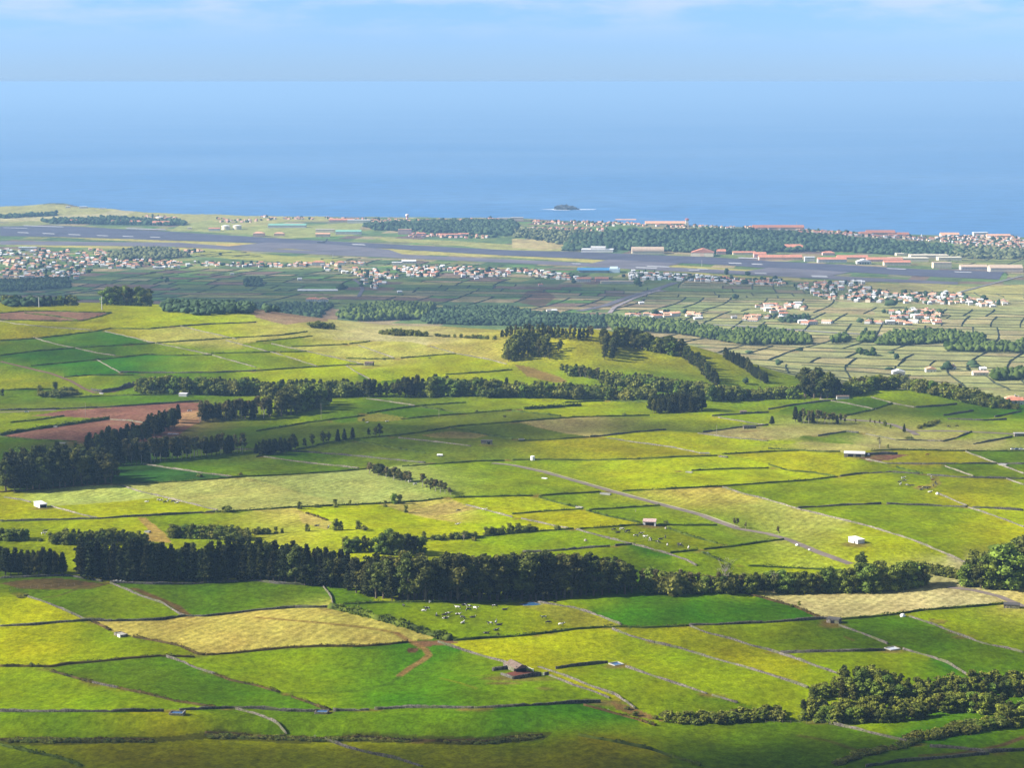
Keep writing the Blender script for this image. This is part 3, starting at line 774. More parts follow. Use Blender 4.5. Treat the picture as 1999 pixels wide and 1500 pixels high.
# ------------------------------------------------------------------ landmarks and label helpers
ORD = ['first','second','third','fourth','fifth','sixth','seventh','eighth','ninth','tenth','eleventh','twelfth']
def ordinal(n):
    if n <= 12: return ORD[n-1]
    return f"{n}{'th' if 10 <= n % 100 <= 20 else {1:'st',2:'nd',3:'rd'}.get(n % 10, 'th')}"
MARKS = [(1010,1305,'stone byre with a red yard'),(1203,1297,'diamond-shaped water tank'),(347,1393,'left cistern in the bottom wall'),(630,1390,'right cistern in the bottom wall'),
 (237,1240,'small ruined pen'),(1742,1267,'pale concrete water tank'),(1625,1215,'dark stone hut'),(1037,1181,'blue pond by the herd'),(920,1205,'black and white herd'),
 (1672,1055,'white box shed'),(75,985,'long white shed'),(1268,1024,'cattle shelter'),(1250,1050,'middle herd'),(1795,945,'curved line of cows'),(1665,888,'long grey farm shed'),
 (1040,897,'white water tank'),(859,891,'white trailer'),(950,865,'brown stone hut'),(722,712,'stone barn on the ridge'),(200,760,'dark retaining wall'),(220,810,'brown ploughed field'),
 (100,617,'brown field on the left crest'),(1320,790,'square dark copse'),(1800,765,'rounded green knoll'),(1290,1175,'smooth lush green rise'),(1700,1178,'pale tan field'),
 (450,1235,'golden field in the lower left'),(600,960,'pale mown fields'),(110,910,'big dark copse at the left edge'),(450,870,'row of bare-trunked pines'),(1455,832,'lone stone pile'),
 (1290,985,'straight farm road'),(1780,1360,'lower right copse'),(700,1110,'long dark tree belt'),(805,930,'short slanting row of conifers'),(650,860,'dark trees along the hedge'),
 (1590,815,'pine row on the right'),(300,655,'tan field on the upper left'),(760,685,'golden fields on the ridge'),(1250,720,'wooded hill'),(820,1270,'worn cattle track'),(1650,930,'bright field on the right'),
 (1960,1180,'track at the right edge'),(60,1460,'bottom left corner'),(1900,1460,'bottom right corner'),(900,1470,'bottom edge'),(30,1160,'pen at the left edge'),(1850,860,'pale fields on the right')]
used_labels = {}
def near_mark(px, py):
    best = min(MARKS, key=lambda m: math.hypot(m[0]-px, (m[1]-py)*1.8))
    dx, dy = px-best[0], (py-best[1])*1.8
    if abs(dx) < 20 and abs(dy) < 20: rel = 'beside'
    elif abs(dx) > abs(dy): rel = 'left of' if dx < 0 else 'right of'
    else: rel = 'above' if dy < 0 else 'below'
    return rel, best[2], math.hypot(dx, dy)
pending = []       # (obj, description, rel, mark, distance)
def later(o, desc, px, py):
    rel, mk, d = near_mark(px, py); pending.append((o, desc, rel, mk, d))
def settle():
    """each description is told apart by its landmark; several of one sort by one landmark are ranked by nearness"""
    g = {}
    for t in pending: g.setdefault((t[1], t[2], t[3]), []).append(t)
    for (desc, rel, mk), lst in g.items():
        lst.sort(key=lambda t: t[4])
        for n, t in enumerate(lst):
            if len(lst) == 1: t[0]['label'] = f'{desc} {rel} the {mk}'
            else: t[0]['label'] = f'{desc} {rel} the {mk}, {"nearest" if n == 0 else ordinal(n+1)+" nearest"}'
    pending.clear()
# ------------------------------------------------------------------ dry stone walls, hedges, banks, fences
def stone_mat(name, c, c2):
    m, nt, b = nodemat(name); L = nt.links.new
    tc = N(nt, 'ShaderNodeTexCoord'); vo = N(nt, 'ShaderNodeTexVoronoi'); vo.inputs['Scale'].default_value = 1.6; L(tc.outputs['Object'], vo.inputs['Vector'])
    rp = N(nt, 'ShaderNodeValToRGB'); rp.color_ramp.elements[0].color = (*c, 1); rp.color_ramp.elements[1].color = (*c2, 1)
    sp = N(nt, 'ShaderNodeSeparateColor'); L(vo.outputs['Color'], sp.inputs[0]); L(sp.outputs[0], rp.inputs['Fac'])
    nz = N(nt, 'ShaderNodeTexNoise'); nz.inputs['Scale'].default_value = .05; nz.inputs['Detail'].default_value = 3; L(tc.outputs['Object'], nz.inputs['Vector'])
    mr = N(nt, 'ShaderNodeMapRange'); mr.inputs['From Min'].default_value = .35; mr.inputs['From Max'].default_value = .65; mr.inputs['To Min'].default_value = .7; mr.inputs['To Max'].default_value = 1.25; L(nz.outputs['Fac'], mr.inputs['Value'])
    hs = N(nt, 'ShaderNodeHueSaturation'); L(rp.outputs['Color'], hs.inputs['Color']); L(mr.outputs[0], hs.inputs['Value'])
    n2 = N(nt, 'ShaderNodeTexNoise'); n2.inputs['Scale'].default_value = .16; n2.inputs['Detail'].default_value = 4; L(tc.outputs['Object'], n2.inputs['Vector'])
    m2 = N(nt, 'ShaderNodeMapRange'); m2.inputs['From Min'].default_value = .50; m2.inputs['From Max'].default_value = .60; m2.inputs['To Max'].default_value = .5; L(n2.outputs['Fac'], m2.inputs['Value'])
    mx_ = N(nt, 'ShaderNodeMix', data_type='RGBA'); L(m2.outputs[0], mx_.inputs[0]); L(hs.outputs[0], mx_.inputs[6]); mx_.inputs[7].default_value = (.085, .105, .022, 1); L(mx_.outputs[2], b.inputs['Base Color'])
    b.inputs['Roughness'].default_value = .95; b.inputs['Specular IOR Level'].default_value = .1
    bp = N(nt, 'ShaderNodeBump'); bp.inputs['Strength'].default_value = .8; bp.inputs['Distance'].default_value = .2; L(vo.outputs['Distance'], bp.inputs['Height']); L(bp.outputs['Normal'], b.inputs['Normal'])
    return m
M_stone = stone_mat('basalt_stone', (.035,.032,.028), (.13,.12,.10))
M_pale = stone_mat('sunlit_stone', (.075,.067,.052), (.235,.205,.16))  # lighter copy of the wall stone for walls that face the sun
M_near = stone_mat('sunlit_near_stone', (.04,.036,.03), (.16,.14,.115))  # the same for nearer sun-facing walls, less light
M_hedge = leaf_mat('hedge_leaf', alb((80,112,20)), alb((146,172,40)), .12, .12)
M_scrub = leaf_mat('dry_scrub', alb((88,88,30)), alb((156,130,56)), .12, .12)
M_post = noise_mat('weathered_post', (.16,.14,.11))
wr = np.random.default_rng(5)
def wall_mesh(W, h, wd, jit=.16):
    n = len(W); T = np.gradient(W, axis=0) if n > 1 else np.array([[1, 0]]); T = T/np.maximum(1e-6, np.linalg.norm(T, axis=1))[:, None]
    Nn = np.stack([-T[:, 1], T[:, 0]], 1); z = zat(W[:, 0], W[:, 1])
    lf = np.arange(n)*1.0; h = h*(1+.16*np.sin(lf*.37+wr.uniform(0, 6))+.12*np.sin(lf*.11+wr.uniform(0, 6))-.45*(wr.random(n) < .025))
    prof = [(-.5, -.8), (-.42, .55), (-.30, .97), (.05, 1.05), (.30, .95), (.42, .5), (.5, -.8)]
    rings = []
    for (a, b) in prof:
        off = a*wd*(1+wr.uniform(-.2, .2, n)); hh = b*h*(1+(wr.uniform(-jit, jit, n) if b > 0 else 0)); rings.append(np.stack([W[:, 0]+Nn[:, 0]*off, W[:, 1]+Nn[:, 1]*off, z+hh], 1))
    V = np.stack(rings, 1).reshape(-1, 3); k = len(prof); i = np.arange(n-1)[:, None]*k; j = np.arange(k-1)[None, :]
    q = np.stack([i+j, i+k+j, i+k+j+1, i+j+1], -1).reshape(-1, 4)
    caps = [[j, j+1, k-1-j-1, k-1-j] for j in range(k//2)]; caps = [c for c in caps if len(set(c)) == 4]
    q = np.concatenate([q, np.array([[c[0], c[1], c[2], c[3]] for c in caps]), np.array([[(n-1)*k+c[3], (n-1)*k+c[2], (n-1)*k+c[1], (n-1)*k+c[0]] for c in caps])]) if caps else q
    return V, q
def leaf_quads(C, size, r, up=.35):
    """scatter of leaf-cluster quads centred on C (n,3)"""
    n = len(C); d = r.normal(size=(n, 3)); d[:, 2] += up; d /= np.linalg.norm(d, axis=1)[:, None]
    a = np.cross(d, r.normal(size=(n, 3))); a /= np.linalg.norm(a, axis=1)[:, None]; b = np.cross(d, a)
    s = (size*r.uniform(.6, 1.3, n))[:, None]
    V = np.stack([C-a*s-b*s*.6, C+a*s-b*s*.7, C+a*s*.7+b*s, C-a*s*.8+b*s*.7], 1).reshape(-1, 3)
    return V, np.arange(4*n).reshape(n, 4)
def hedge_mesh(W, h, wd, dens, r):
    L_ = np.linalg.norm(np.diff(W, axis=0), axis=1).sum(); V1, q1 = wall_mesh(W, h*.72, wd*.75, .22)
    n = int(L_*dens); t = r.uniform(0, len(W)-1.001, n); i = t.astype(int); f = (t-i)[:, None]
    p = W[i]*(1-f)+W[i+1]*f; T = W[i+1]-W[i]; T = T/np.maximum(1e-6, np.linalg.norm(T, axis=1))[:, None]; Nn = np.stack([-T[:, 1], T[:, 0]], 1)
    ang = r.uniform(-.1, math.pi+.1, n); big = 1+.28*np.sin(t*.9+r.uniform(0, 6))+.2*np.sin(t*.33+r.uniform(0, 6)); rad = r.uniform(.75, 1.08, n)*big
    off = np.cos(ang)*rad*wd*.5; hh = np.sin(ang)*rad*h*.92+.1
    xy = p+Nn*off[:, None]; z = zat(xy[:, 0], xy[:, 1])+hh
    V2, q2 = leaf_quads(np.stack([xy[:, 0], xy[:, 1], z], 1), .34*min(h, 2.6)/2+.08, r)
    return np.concatenate([V1, V2]), np.concatenate([q1, q2+len(V1)])
def slope_word(pts):
    dx, dy = pts[-1][0]-pts[0][0], pts[-1][1]-pts[0][1]
    if abs(dy) < .07*abs(dx): return 'level'
    if dx*dy > 0: return 'down-slanting' if abs(dy) > .18*abs(dx) else 'falling'
    return 'rising'
for k, pts in BND:
    if k == 'n': continue
    Wp = resample(pts, 2.0); L_ = float(np.linalg.norm(np.diff(Wp, axis=0), axis=1).sum()); Yd = float(Wp[:, 1].mean())
    if len(Wp) < 3: continue
    cx_, cy_ = sum(p[0] for p in pts)/len(pts), sum(p[1] for p in pts)/len(pts)
    size = 'long' if L_ > 150 else 'short'; sw = slope_word(pts)
    big = min(1.2, max(1, Yd/1700))
    if k == 'w':
        pale = sw in ('down-slanting', 'falling')  # sun-facing slants get lighter stone: sunlight put into the colour
        V, q = wall_mesh(Wp, 1.2*big if not pale else 1.0, .8*big if not pale else .72)
        o = link('stone_wall', npmesh('stone_wall', V, q), (M_pale if Yd > 1300 else M_near) if pale else M_stone); tag(o, cat='wall', group='dry stone walls between the pastures')
        later(o, f'{size} {sw} {"pale " if pale and Yd > 1300 else "grey " if pale else "dark "}dry stone wall', cx_, cy_)
    elif k in 'hHs':
        h, wd = {'h': (1.25*big, 1.35*big), 'H': (3.0, 5.0), 's': (1.1, 1.9)}[k]
        V, q = hedge_mesh(Wp, h, wd, (7 if k != 'H' else 14) if Yd < 1500 else 4, wr)
        o = link('hedge', npmesh('hedge', V, q), M_scrub if k == 's' else M_hedge); tag(o, cat='hedge', group='hedges and overgrown banks between the pastures')
        later(o, f'{size} {sw} {"brown scrubby bank" if k == "s" else "thick bushy green hedge" if k == "H" else "green hedge"}', cx_, cy_)
    elif k == 'f':
        e = empty('post_fence', (float(Wp[0, 0]), float(Wp[0, 1]), float(zat(*Wp[0])))); tag(e, cat='fence', group='post and wire fences'); later(e, f'{size} {sw} post and wire fence', cx_, cy_)
        for x, y in Wp[::2]:
            m = MB(); z = float(zat(x, y)); dx, dy, dz = x-e.location.x, y-e.location.y, z-e.location.z
            m.tube([(dx, dy, dz-.3), (dx, dy, dz+1.3)], [.09, .07], 5).build('post', M_post, e)
        m = MB()
        for a, b in zip(Wp[:-1], Wp[1:]):
            za, zb = float(zat(*a)), float(zat(*b))
            for hh in (.5, 1.05): m.tube([(a[0]-e.location.x, a[1]-e.location.y, za+hh-e.location.z), (b[0]-e.location.x, b[1]-e.location.y, zb+hh-e.location.z)], .02, 3, False)
        m.build('wire', M_post, e)
# walls of the far plain: thousands, one object
NOPAR = [PL('0,400 2000,400 2000,470 1800,500 1999,545 1999,575 1600,560 1250,545 1000,520 640,500 560,512 480,492 0,488'),   # airfield and coast
 PL('0,486 260,486 370,492 380,520 200,540 0,545'), PL('360,500 640,508 760,520 760,545 640,525 380,525'), PL('640,560 820,540 800,575 650,580'),
 PL('1010,545 1320,548 1320,560 1010,566'), PL('1640,560 1999,590 1999,605 1640,600'), PL('1090,650 1010,700 600,612 400,600 200,612 0,612 0,590 200,596 660,600 1200,610 1400,640')]
def in_poly(px, py, poly):
    c = False; n = len(poly)
    for i in range(n):
        x1, y1 = poly[i]; x2, y2 = poly[(i+1) % n]
        if (y1 > py) != (y2 > py) and px < (x2-x1)*(py-y1)/(y2-y1)+x1: c = not c
    return c
Vs, Qs, nv = [], [], 0
def add_strip(P_, h, wd):
    global nv
    if len(P_) < 2: return
    P_ = np.array(P_); n = len(P_); T = np.gradient(P_, axis=0); T /= np.maximum(1e-6, np.linalg.norm(T, axis=1))[:, None]; Nn = np.stack([-T[:, 1], T[:, 0]], 1); z = zat(P_[:, 0], P_[:, 1])
    hh = h*wr.uniform(.5, 1.3, n)
    ring = [np.stack([P_[:, 0]-Nn[:, 0]*wd/2, P_[:, 1]-Nn[:, 1]*wd/2, z-.5], 1), np.stack([P_[:, 0]-Nn[:, 0]*wd/3, P_[:, 1]-Nn[:, 1]*wd/3, z+hh], 1),
            np.stack([P_[:, 0]+Nn[:, 0]*wd/3, P_[:, 1]+Nn[:, 1]*wd/3, z+hh], 1), np.stack([P_[:, 0]+Nn[:, 0]*wd/2, P_[:, 1]+Nn[:, 1]*wd/2, z-.5], 1)]
    V = np.stack(ring, 1).reshape(-1, 3); i = np.arange(n-1)[:, None]*4; j = np.arange(3)[None, :]
    Vs.append(V); Qs.append(np.stack([i+j, i+4+j, i+4+j+1, i+j+1], -1).reshape(-1, 4)+nv); nv += len(V)
def plain_ok(X, Y):
    ok = (Y > np.interp(X/Y, [(p-CX)/F for p in (0, 350, 700, 1000, 1400, 1600, 1700, 1999)], [3400, 3400, 3300, 3200, 2750, 2420, 2380, 2380])) & (np.abs(X/Y) < .25) & (Y < np.interp(X/Y, Uc, cl)-30)
    zz = zat(X, Y); px = CX+F*X/(Y*cP-(zz-CAMZ)*sP); py = CY-F*(Y*sP+(zz-CAMZ)*cP)/(Y*cP-(zz-CAMZ)*sP)
    for i in np.nonzero(ok)[0]:
        if any(in_poly(px[i], py[i], q) for q in NOPAR): ok[i] = False
    return ok
def runs(X, Y, ok):
    cur = []
    for x, y, o in zip(X, Y, ok):
        if o: cur.append((x, y))
        else:
            if len(cur) > 1: yield cur
            cur = []
    if len(cur) > 1: yield cur
for kk, b in enumerate(bs):
    a = np.arange(-4600, 3600, 28.0); X, Y = par_xy(a, np.full_like(a, b)); ok = plain_ok(X, Y)
    gap = wr.random(len(a)//12+2) > .14; ok &= gap[(np.arange(len(a))//12)]
    for r_ in runs(X, Y, ok): add_strip(r_, 1.15, 1.3)
    if kk+1 < len(bs):
        for s in strips[kk][1:]:
            bb = np.linspace(b, bs[kk+1], 4); X, Y = par_xy(np.full_like(bb, s), bb); ok = plain_ok(X, Y)
            
            for r_ in runs(X, Y, ok): add_strip(r_, 1.5, 1.7)
o = link('plain_walls', npmesh('plain_walls', np.concatenate(Vs), np.concatenate(Qs)), noise_mat('overgrown_wall', alb((74,84,58), 2.5), .95, .02, .4))
tag(o, 'dark overgrown stone walls dividing the small parcels of the distant plain', 'walls', kind='stuff')
# ------------------------------------------------------------------ trees
tr = np.random.default_rng(9)
def crown_blobs(blobs, n, size, r, shell=.75, up=.3):
    vol = np.array([b[3]*b[4]*b[5] for b in blobs])**(2/3); cnt = (n*vol/vol.sum()).astype(int)+1; C = []
    for (x, y, z, a, b, c), k in zip(blobs, cnt):
        d = r.normal(size=(k, 3)); d /= np.linalg.norm(d, axis=1)[:, None]; rad = r.uniform(shell, 1.06, k)[:, None]
        C.append(np.array([x, y, z])+d*rad*np.array([a, b, c]))
    return leaf_quads(np.concatenate(C), size, r, up)
def core(blobs, k=.8):
    """dark inner mass so that the crown is not see-through everywhere"""
    bm = bmesh.new()
    for (x, y, z, a, b, c) in blobs:
        bmesh.ops.create_icosphere(bm, subdivisions=1, radius=1, matrix=Matrix.Translation((x, y, z)) @ Matrix.Diagonal((a*k, b*k, c*k, 1)))
    V = np.array([v.co[:] for v in bm.verts]); bmesh.ops.triangulate(bm, faces=bm.faces); T = np.array([[v.index for v in f.verts] for f in bm.faces]); bm.free()
    return V, np.concatenate([T, T[:, 2:]], 1)
def cat(*vq):
    V, Q, n = [], [], 0
    for v, q in vq: V.append(v); Q.append(q+n); n += len(v)
    return np.concatenate(V), np.concatenate(Q)
def tri_fix(V, Q, name):
    """quads whose last two corners are the same become triangles"""
    me = bpy.data.meshes.new(name); t = Q[:, 2] == Q[:, 3]
    loops = np.concatenate([Q[~t].ravel(), Q[t][:, :3].ravel()]).astype(np.int32); tot = np.concatenate([np.full((~t).sum(), 4), np.full(t.sum(), 3)]).astype(np.int32)
    me.vertices.add(len(V)); me.vertices.foreach_set('co', V.astype(np.float32).ravel()); me.loops.add(len(loops)); me.loops.foreach_set('vertex_index', loops)
    me.polygons.add(len(tot)); me.polygons.foreach_set('loop_start', np.concatenate([[0], np.cumsum(tot)[:-1]]).astype(np.int32)); me.polygons.foreach_set('loop_total', tot)
    me.update(calc_edges=True); return me
M_cedar = leaf_mat('cedar_needles', (.012,.019,.004), (.052,.066,.012), .30, .38)
M_euca = leaf_mat('evergreen_leaf', (.038,.052,.008), (.135,.155,.026), .30, .38)
M_broad = leaf_mat('broad_leaf', (.10,.145,.012), (.23,.30,.036), .30, .38)
M_pine = leaf_mat('pine_needles', (.080,.088,.020), (.23,.205,.065), .35, .22)
M_bush = leaf_mat('bush_leaf', (.080,.115,.014), (.24,.26,.045), .4, .3)
M_bark = noise_mat('bark', (.11,.085,.06)); M_palebark = noise_mat('pale_bark', (.34,.30,.24))
def mk_cedar(s):
    r = np.random.default_rng(s); H = 20; bl = []; z = 4.5 if s % 2 else 2.5
    while z < H-1.0:
        t = (z-2)/(H-2); rad = 3.5*(1-t)**.62+.35; n = 5 if rad > 1.6 else (3 if rad > .8 else 1)
        a0 = r.uniform(0, 6.28)
        for k in range(n):
            a = a0+6.28*k/n; q = rad*.55*r.uniform(.7, 1.2) if n > 1 else 0
            bl.append((math.cos(a)*q, math.sin(a)*q, z, rad*.62*r.uniform(.8, 1.2), rad*.62, 1.15*r.uniform(.7, 1.2)))
        z += 1.9
    V, Q = cat(crown_blobs(bl, 1500, .42, r, .7, .1), core(bl, .72))
    tk = MB().tube([(0, 0, -1), (.1, 0, 8), (0, .1, 17)], [.42, .3, .08], 6); return V, Q, tk
def mk_euca(s):
    r = np.random.default_rng(s); H = 20; bl = []; tk = MB().tube([(0, 0, -1), (.3, .2, 5), (.1, .5, 11), (0, 0, 16)], [.5, .4, .25, .1], 6)
    for k in range(26):
        a = r.uniform(0, 6.28); z = r.uniform(5, 18); q = r.uniform(.5, 4.1)*(1-max(0, z-11)/12); x, y = math.cos(a)*q, math.sin(a)*q
        R0 = r.uniform(.9, 2.1); bl.append((x, y, z, R0, R0, R0*r.uniform(.7, 1.0)))
        if k < 6: tk.tube([(.2, .3, z*.45), (x*.5, y*.5, z*.75), (x, y, z)], [.2, .13, .05], 4)
    V, Q = cat(crown_blobs(bl, 2100, .36, r, .6), core(bl, .7)); return V, Q, tk
def mk_broad(s):
    r = np.random.default_rng(s); bl = []; tk = MB().tube([(0, 0, -1), (.1, .1, 2.5), (0, 0, 6)], [.35, .28, .15], 6)
    for k in range(24):
        a = r.uniform(0, 6.28); z = r.uniform(2.4, 8.6); q = r.uniform(.3, 3.4)*(1-abs(z-5.0)/6.5); x, y = math.cos(a)*q, math.sin(a)*q
        R0 = r.uniform(.7, 1.6); bl.append((x, y, z, R0, R0, R0*r.uniform(.7, .95)))
        if k < 5: tk.tube([(0, 0, 2), (x*.5, y*.5, z*.7), (x, y, z)], [.16, .1, .05], 4)
    bl += [(math.cos(a)*1.8, math.sin(a)*1.8, 1.9, 1.5, 1.5, 1.5) for a in (0, 1.6, 3.1, 4.7)]
    V, Q = cat(crown_blobs(bl, 1700, .27, r, .6), core(bl, .72)); return V, Q, tk
def mk_pine(s):
    r = np.random.default_rng(s); bl = []; tk = MB().tube([(0, 0, -1), (.1, 0, 5), (.2, .1, 11), (.1, 0, 14)], [.24, .2, .12, .05], 5)
    for k in range(11):
        a = r.uniform(0, 6.28); z = r.uniform(6.2, 13.6); q = r.uniform(.2, 2.0)*(1-max(0, z-9)/7); x, y = math.cos(a)*q, math.sin(a)*q
        R0 = r.uniform(.9, 1.6); bl.append((x, y, z, R0, R0, R0*.75))
        if k < 5: tk.tube([(.1, 0, z*.8), (x, y, z)], [.08, .04], 4)
    V, Q = cat(crown_blobs(bl, 800, .34, r, .7), core(bl, .62)); return V, Q, tk
def mk_bush(s):
    r = np.random.default_rng(s); bl = []
    for k in range(8):
        a = r.uniform(0, 6.28); q = r.uniform(.1, 1.5); bl.append((math.cos(a)*q, math.sin(a)*q, r.uniform(.9, 2.4), *(r.uniform(.8, 1.4),)*2, r.uniform(.7, 1.2)))
    V, Q = cat(crown_blobs(bl, 500, .25, r, .7), core(bl, .7)); return V, Q, MB().tube([(0, 0, -.5), (0, 0, 1.5)], [.14, .08], 5).tube([(0, 0, .3), (.7, .3, 2)], [.1, .04], 4).tube([(0, 0, .3), (-.6, .4, 1.9)], [.1, .04], 4)
def mk_bare(s):
    r = np.random.default_rng(s); tk = MB().tube([(0, 0, -1), (.1, 0, 3), (0, .1, 6)], [.28, .2, .1], 5)
    for k in range(26):
        a = r.uniform(0, 6.28); z = r.uniform(2.2, 6); L_ = r.uniform(1.6, 4); e = (math.cos(a)*L_*.6, math.sin(a)*L_*.6, z+L_*.9)
        tk.tube([(0, 0, z), (e[0]*.5, e[1]*.5, z+L_*.35), e], [.1, .06, .02], 3)
        for q in range(3): tk.tube([e, (e[0]+r.uniform(-.8, .8), e[1]+r.uniform(-.8, .8), e[2]+r.uniform(.2, .9))], [.03, .01], 3, False)
    bl = [(r.uniform(-1.5, 1.5), r.uniform(-1.5, 1.5), r.uniform(4, 8), .8, .8, .7) for k in range(5)]
    V, Q = crown_blobs(bl, 130, .22, r, .2); return V, Q, tk
KINDS = {  # maker, name, height, crown material, trunk material, description
 'C': (mk_cedar, 'cedar_tree', 20.0, M_cedar, M_bark, 'dark cedar'),
 'E': (mk_euca, 'evergreen_tree', 19.5, M_euca, M_bark, 'dark evergreen'),
 'B': (mk_broad, 'broadleaf_tree', 9.8, M_broad, M_bark, 'leafy tree'),
 'P': (mk_pine, 'pine_tree', 14.6, M_pine, M_palebark, 'bare-trunked pine'),
 'S': (mk_bush, 'bush', 3.6, M_bush, M_bark, 'green bush'),
 'D': (mk_bare, 'bare_tree', 9.0, M_bush, M_palebark, 'leafless pale tree')}
PROTO = {}; LOWP = {}
def lowpoly(V, Q):
    """half of the leaf clusters, each larger, and the core"""
    lf = Q[Q[:, 2] != Q[:, 3]]; co = Q[Q[:, 2] == Q[:, 3]]; n = len(lf)*4; L4 = V[:n].reshape(-1, 4, 3)[::2]; c = L4.mean(1, keepdims=True); L4 = c+(L4-c)*1.35
    V2 = L4.reshape(-1, 3); m = len(V2); return np.concatenate([V2, V[n:]]), np.concatenate([np.arange(m).reshape(-1, 4), co-n+m])
for kk, (mk, nm, H, mc, mt, ds) in KINDS.items():
    PROTO[kk] = []
    for s in range(5 if kk != 'D' else 1):
        V, Q, tk = mk(100+s+ord(kk)*7); cm = tri_fix(V, Q, nm+'_crown'); cm.materials.append(mc)
        tm = bpy.data.meshes.new(nm+'_trunk'); tm.from_pydata(tk.v, [], tk.f); tm.update(); tm.materials.append(mt)
        PROTO[kk].append((cm, tm)); k3 = len(Q)*1//2; LOWP.setdefault(kk, []).append(lowpoly(V, Q))
NTREE = {}
MASS = []                       # trees past the count of individuals, gathered into woods
class Rec(dict):
    pass
RECS = []
def tree(kk, X, Y, h, wid=1.0, sink=.3, row=0):
    NTREE[kk] = NTREE.get(kk, 0)+1
    e = Rec(kk=kk, x=X, y=Y, z=float(zat(X, Y))-sink, h=h, wid=wid, i=int(tr.integers(len(PROTO[kk]))), a=tr.uniform(0, 6.28), row=row); RECS.append(e)
    e['category'] = 'bush' if kk == 'S' else 'tree'
    return e
def plant():
    by = {}
    for e in RECS: by.setdefault(e['kk'], []).append(e)
    for kk, l in by.items():
        mk, nm, H, mc, mt, ds = KINDS[kk]; l.sort(key=lambda e: -(e['h']*(.55**e['row'])/e['y']))
        for e in l[:295]:
            s = e['h']/H; o = empty(nm, (e['x'], e['y'], e['z']), e['a']); o.scale = (s*e['wid'], s*e['wid'], s); cm, tm = PROTO[kk][e['i']]
            link('crown' if kk != 'S' else 'foliage', cm, None, o); link('trunk' if kk != 'S' else 'stem', tm, None, o)
            for k_ in ('label', 'category', 'group'): o[k_] = e[k_]
        rest = l[295:]
        if rest:
            Vl, Ql, n = [], [], 0
            for e in rest:
                V, Q = LOWP[kk][e['i']]; s = e['h']/H; c, q = math.cos(e['a']), math.sin(e['a'])
                Vl.append(np.stack([(V[:, 0]*c-V[:, 1]*q)*s*e['wid']+e['x'], (V[:, 0]*q+V[:, 1]*c)*s*e['wid']+e['y'], V[:, 2]*s+e['z']], 1)); Ql.append(Q+n); n += len(V)
            o = link(nm.replace('_tree', '')+'_wood', tri_fix(np.concatenate(Vl), np.concatenate(Ql), nm+'_wood'), mc)
            tag(o, f'the many other {ds}s filling the rows behind and the far woods', 'woodland', kind='stuff')
def pick(mix):
    t = tr.uniform(0, sum(w_ for _, w_ in mix)); 
    for k_, w_ in mix:
        t -= w_
        if t <= 0: return k_
    return mix[-1][0]
def mixof(s): return [(c, s.count(c)) for c in dict.fromkeys(s)]
def band(name, pts, hpx, sp, mix='C', rows=1, step=9, wid=1.0, hj=.18, group=None):
    """rows of trees on a line traced along their feet. hpx: height in photo pixels at each point (or one value); sp: spacing px"""
    if not hasattr(hpx, '__len__'): hpx = [hpx]*len(pts)
    cum = [0]
    for a, b in zip(pts[:-1], pts[1:]): cum.append(cum[-1]+math.hypot(a[0]-b[0], a[1]-b[1]))
    mixes = [mixof(q) for q in mix.split('/')]; made = []
    for r_ in range(rows):
        mix = mixes[min(r_, len(mixes)-1)]
        t = tr.uniform(0, sp); lst = []
        while t < cum[-1]+.01:
            px = float(np.interp(t, cum, [p[0] for p in pts]))+tr.uniform(-.15, .15)*sp; py = float(np.interp(t, cum, [p[1] for p in pts]))
            h = float(np.interp(t, cum, hpx)); x, y, z = at(px, py); y0 = y
            y += r_*step+tr.uniform(-.25, .25)*step*(1 if rows > 1 else .2); x = x*y/y0
            hm = h*y0/(F*.98)*tr.uniform(1-hj, 1+hj)*(1.0-.04*r_)
            kk = pick(mix); e = tree(kk, x, y, hm, wid*tr.uniform(.85, 1.15), row=r_); lst.append((px, kk, e)); t += sp*tr.uniform(.75, 1.3)
        lst.sort(key=lambda q: q[0]); kinds = {}
        for px, kk, e in lst: kinds.setdefault(kk, []).append(e)
        for kk, es in kinds.items():
            for n, e in enumerate(es):
                rw = '' if rows == 1 else [', front row', ', second row', ', third row', ', fourth row', ', fifth row', ', back row'][min(r_, 5)]
                pos = '' if len(es) == 1 else f', {ordinal(n+1)} from left'
                e['label'] = f'{KINDS[kk][5]}{pos}{rw}, {name}'; e['group'] = group or f'trees of the {name}'
        made += lst
    return made
def lone(kk, px, py, h, wid=1.0, desc=None, lab=None):
    x, y, z = at(px, py); e = tree(kk, x, y, h*y/(F*.98), wid)
    if lab: e['label'] = lab
    else: later(e, desc or KINDS[kk][5], px, py)
    e['group'] = 'single bushes on the pastures' if kk == 'S' else 'single trees on the pastures'
    return e
# the long belt across the picture
band('tall belt at the left edge', PL('0,1124 60,1124 130,1125'), [55, 50, 50], 13, 'CCCE', 2, 9)
band('long dark tree belt', PL('150,1129 240,1136 400,1138 520,1134 600,1142 688,1152'), [68, 80, 72, 76, 70, 60], 14, 'CCCCE', 3, 10, 1.05)
band('tall middle of the belt', PL('692,1158 760,1173 900,1175 1040,1173 1120,1166 1180,1160 1240,1158'), [66, 80, 90, 88, 78, 66, 52], 15, 'CEEE', 3, 11, 1.25)
band('brownish right part of the belt', PL('1250,1158 1350,1158 1450,1158'), [46, 38, 36], 12, 'BBPS', 2, 8, 1.1)
band('low leafy belt above the tan field', PL('1455,1158 1600,1158 1700,1155 1800,1148'), [38, 40, 52, 50], 13, 'BBBE', 2, 8, 1.15)
lone('E', 1680, 1118, 46, 1.5, lab='big rounded tree rising above the leafy belt below the white box shed')
lone('D', 1415, 1150, 58, 1.2, lab='pale leafless tree standing in front of the belt above the green rise')
lone('D', 1512, 1157, 40, .8, lab='thin pale leafless tree at the left end of the tan field')
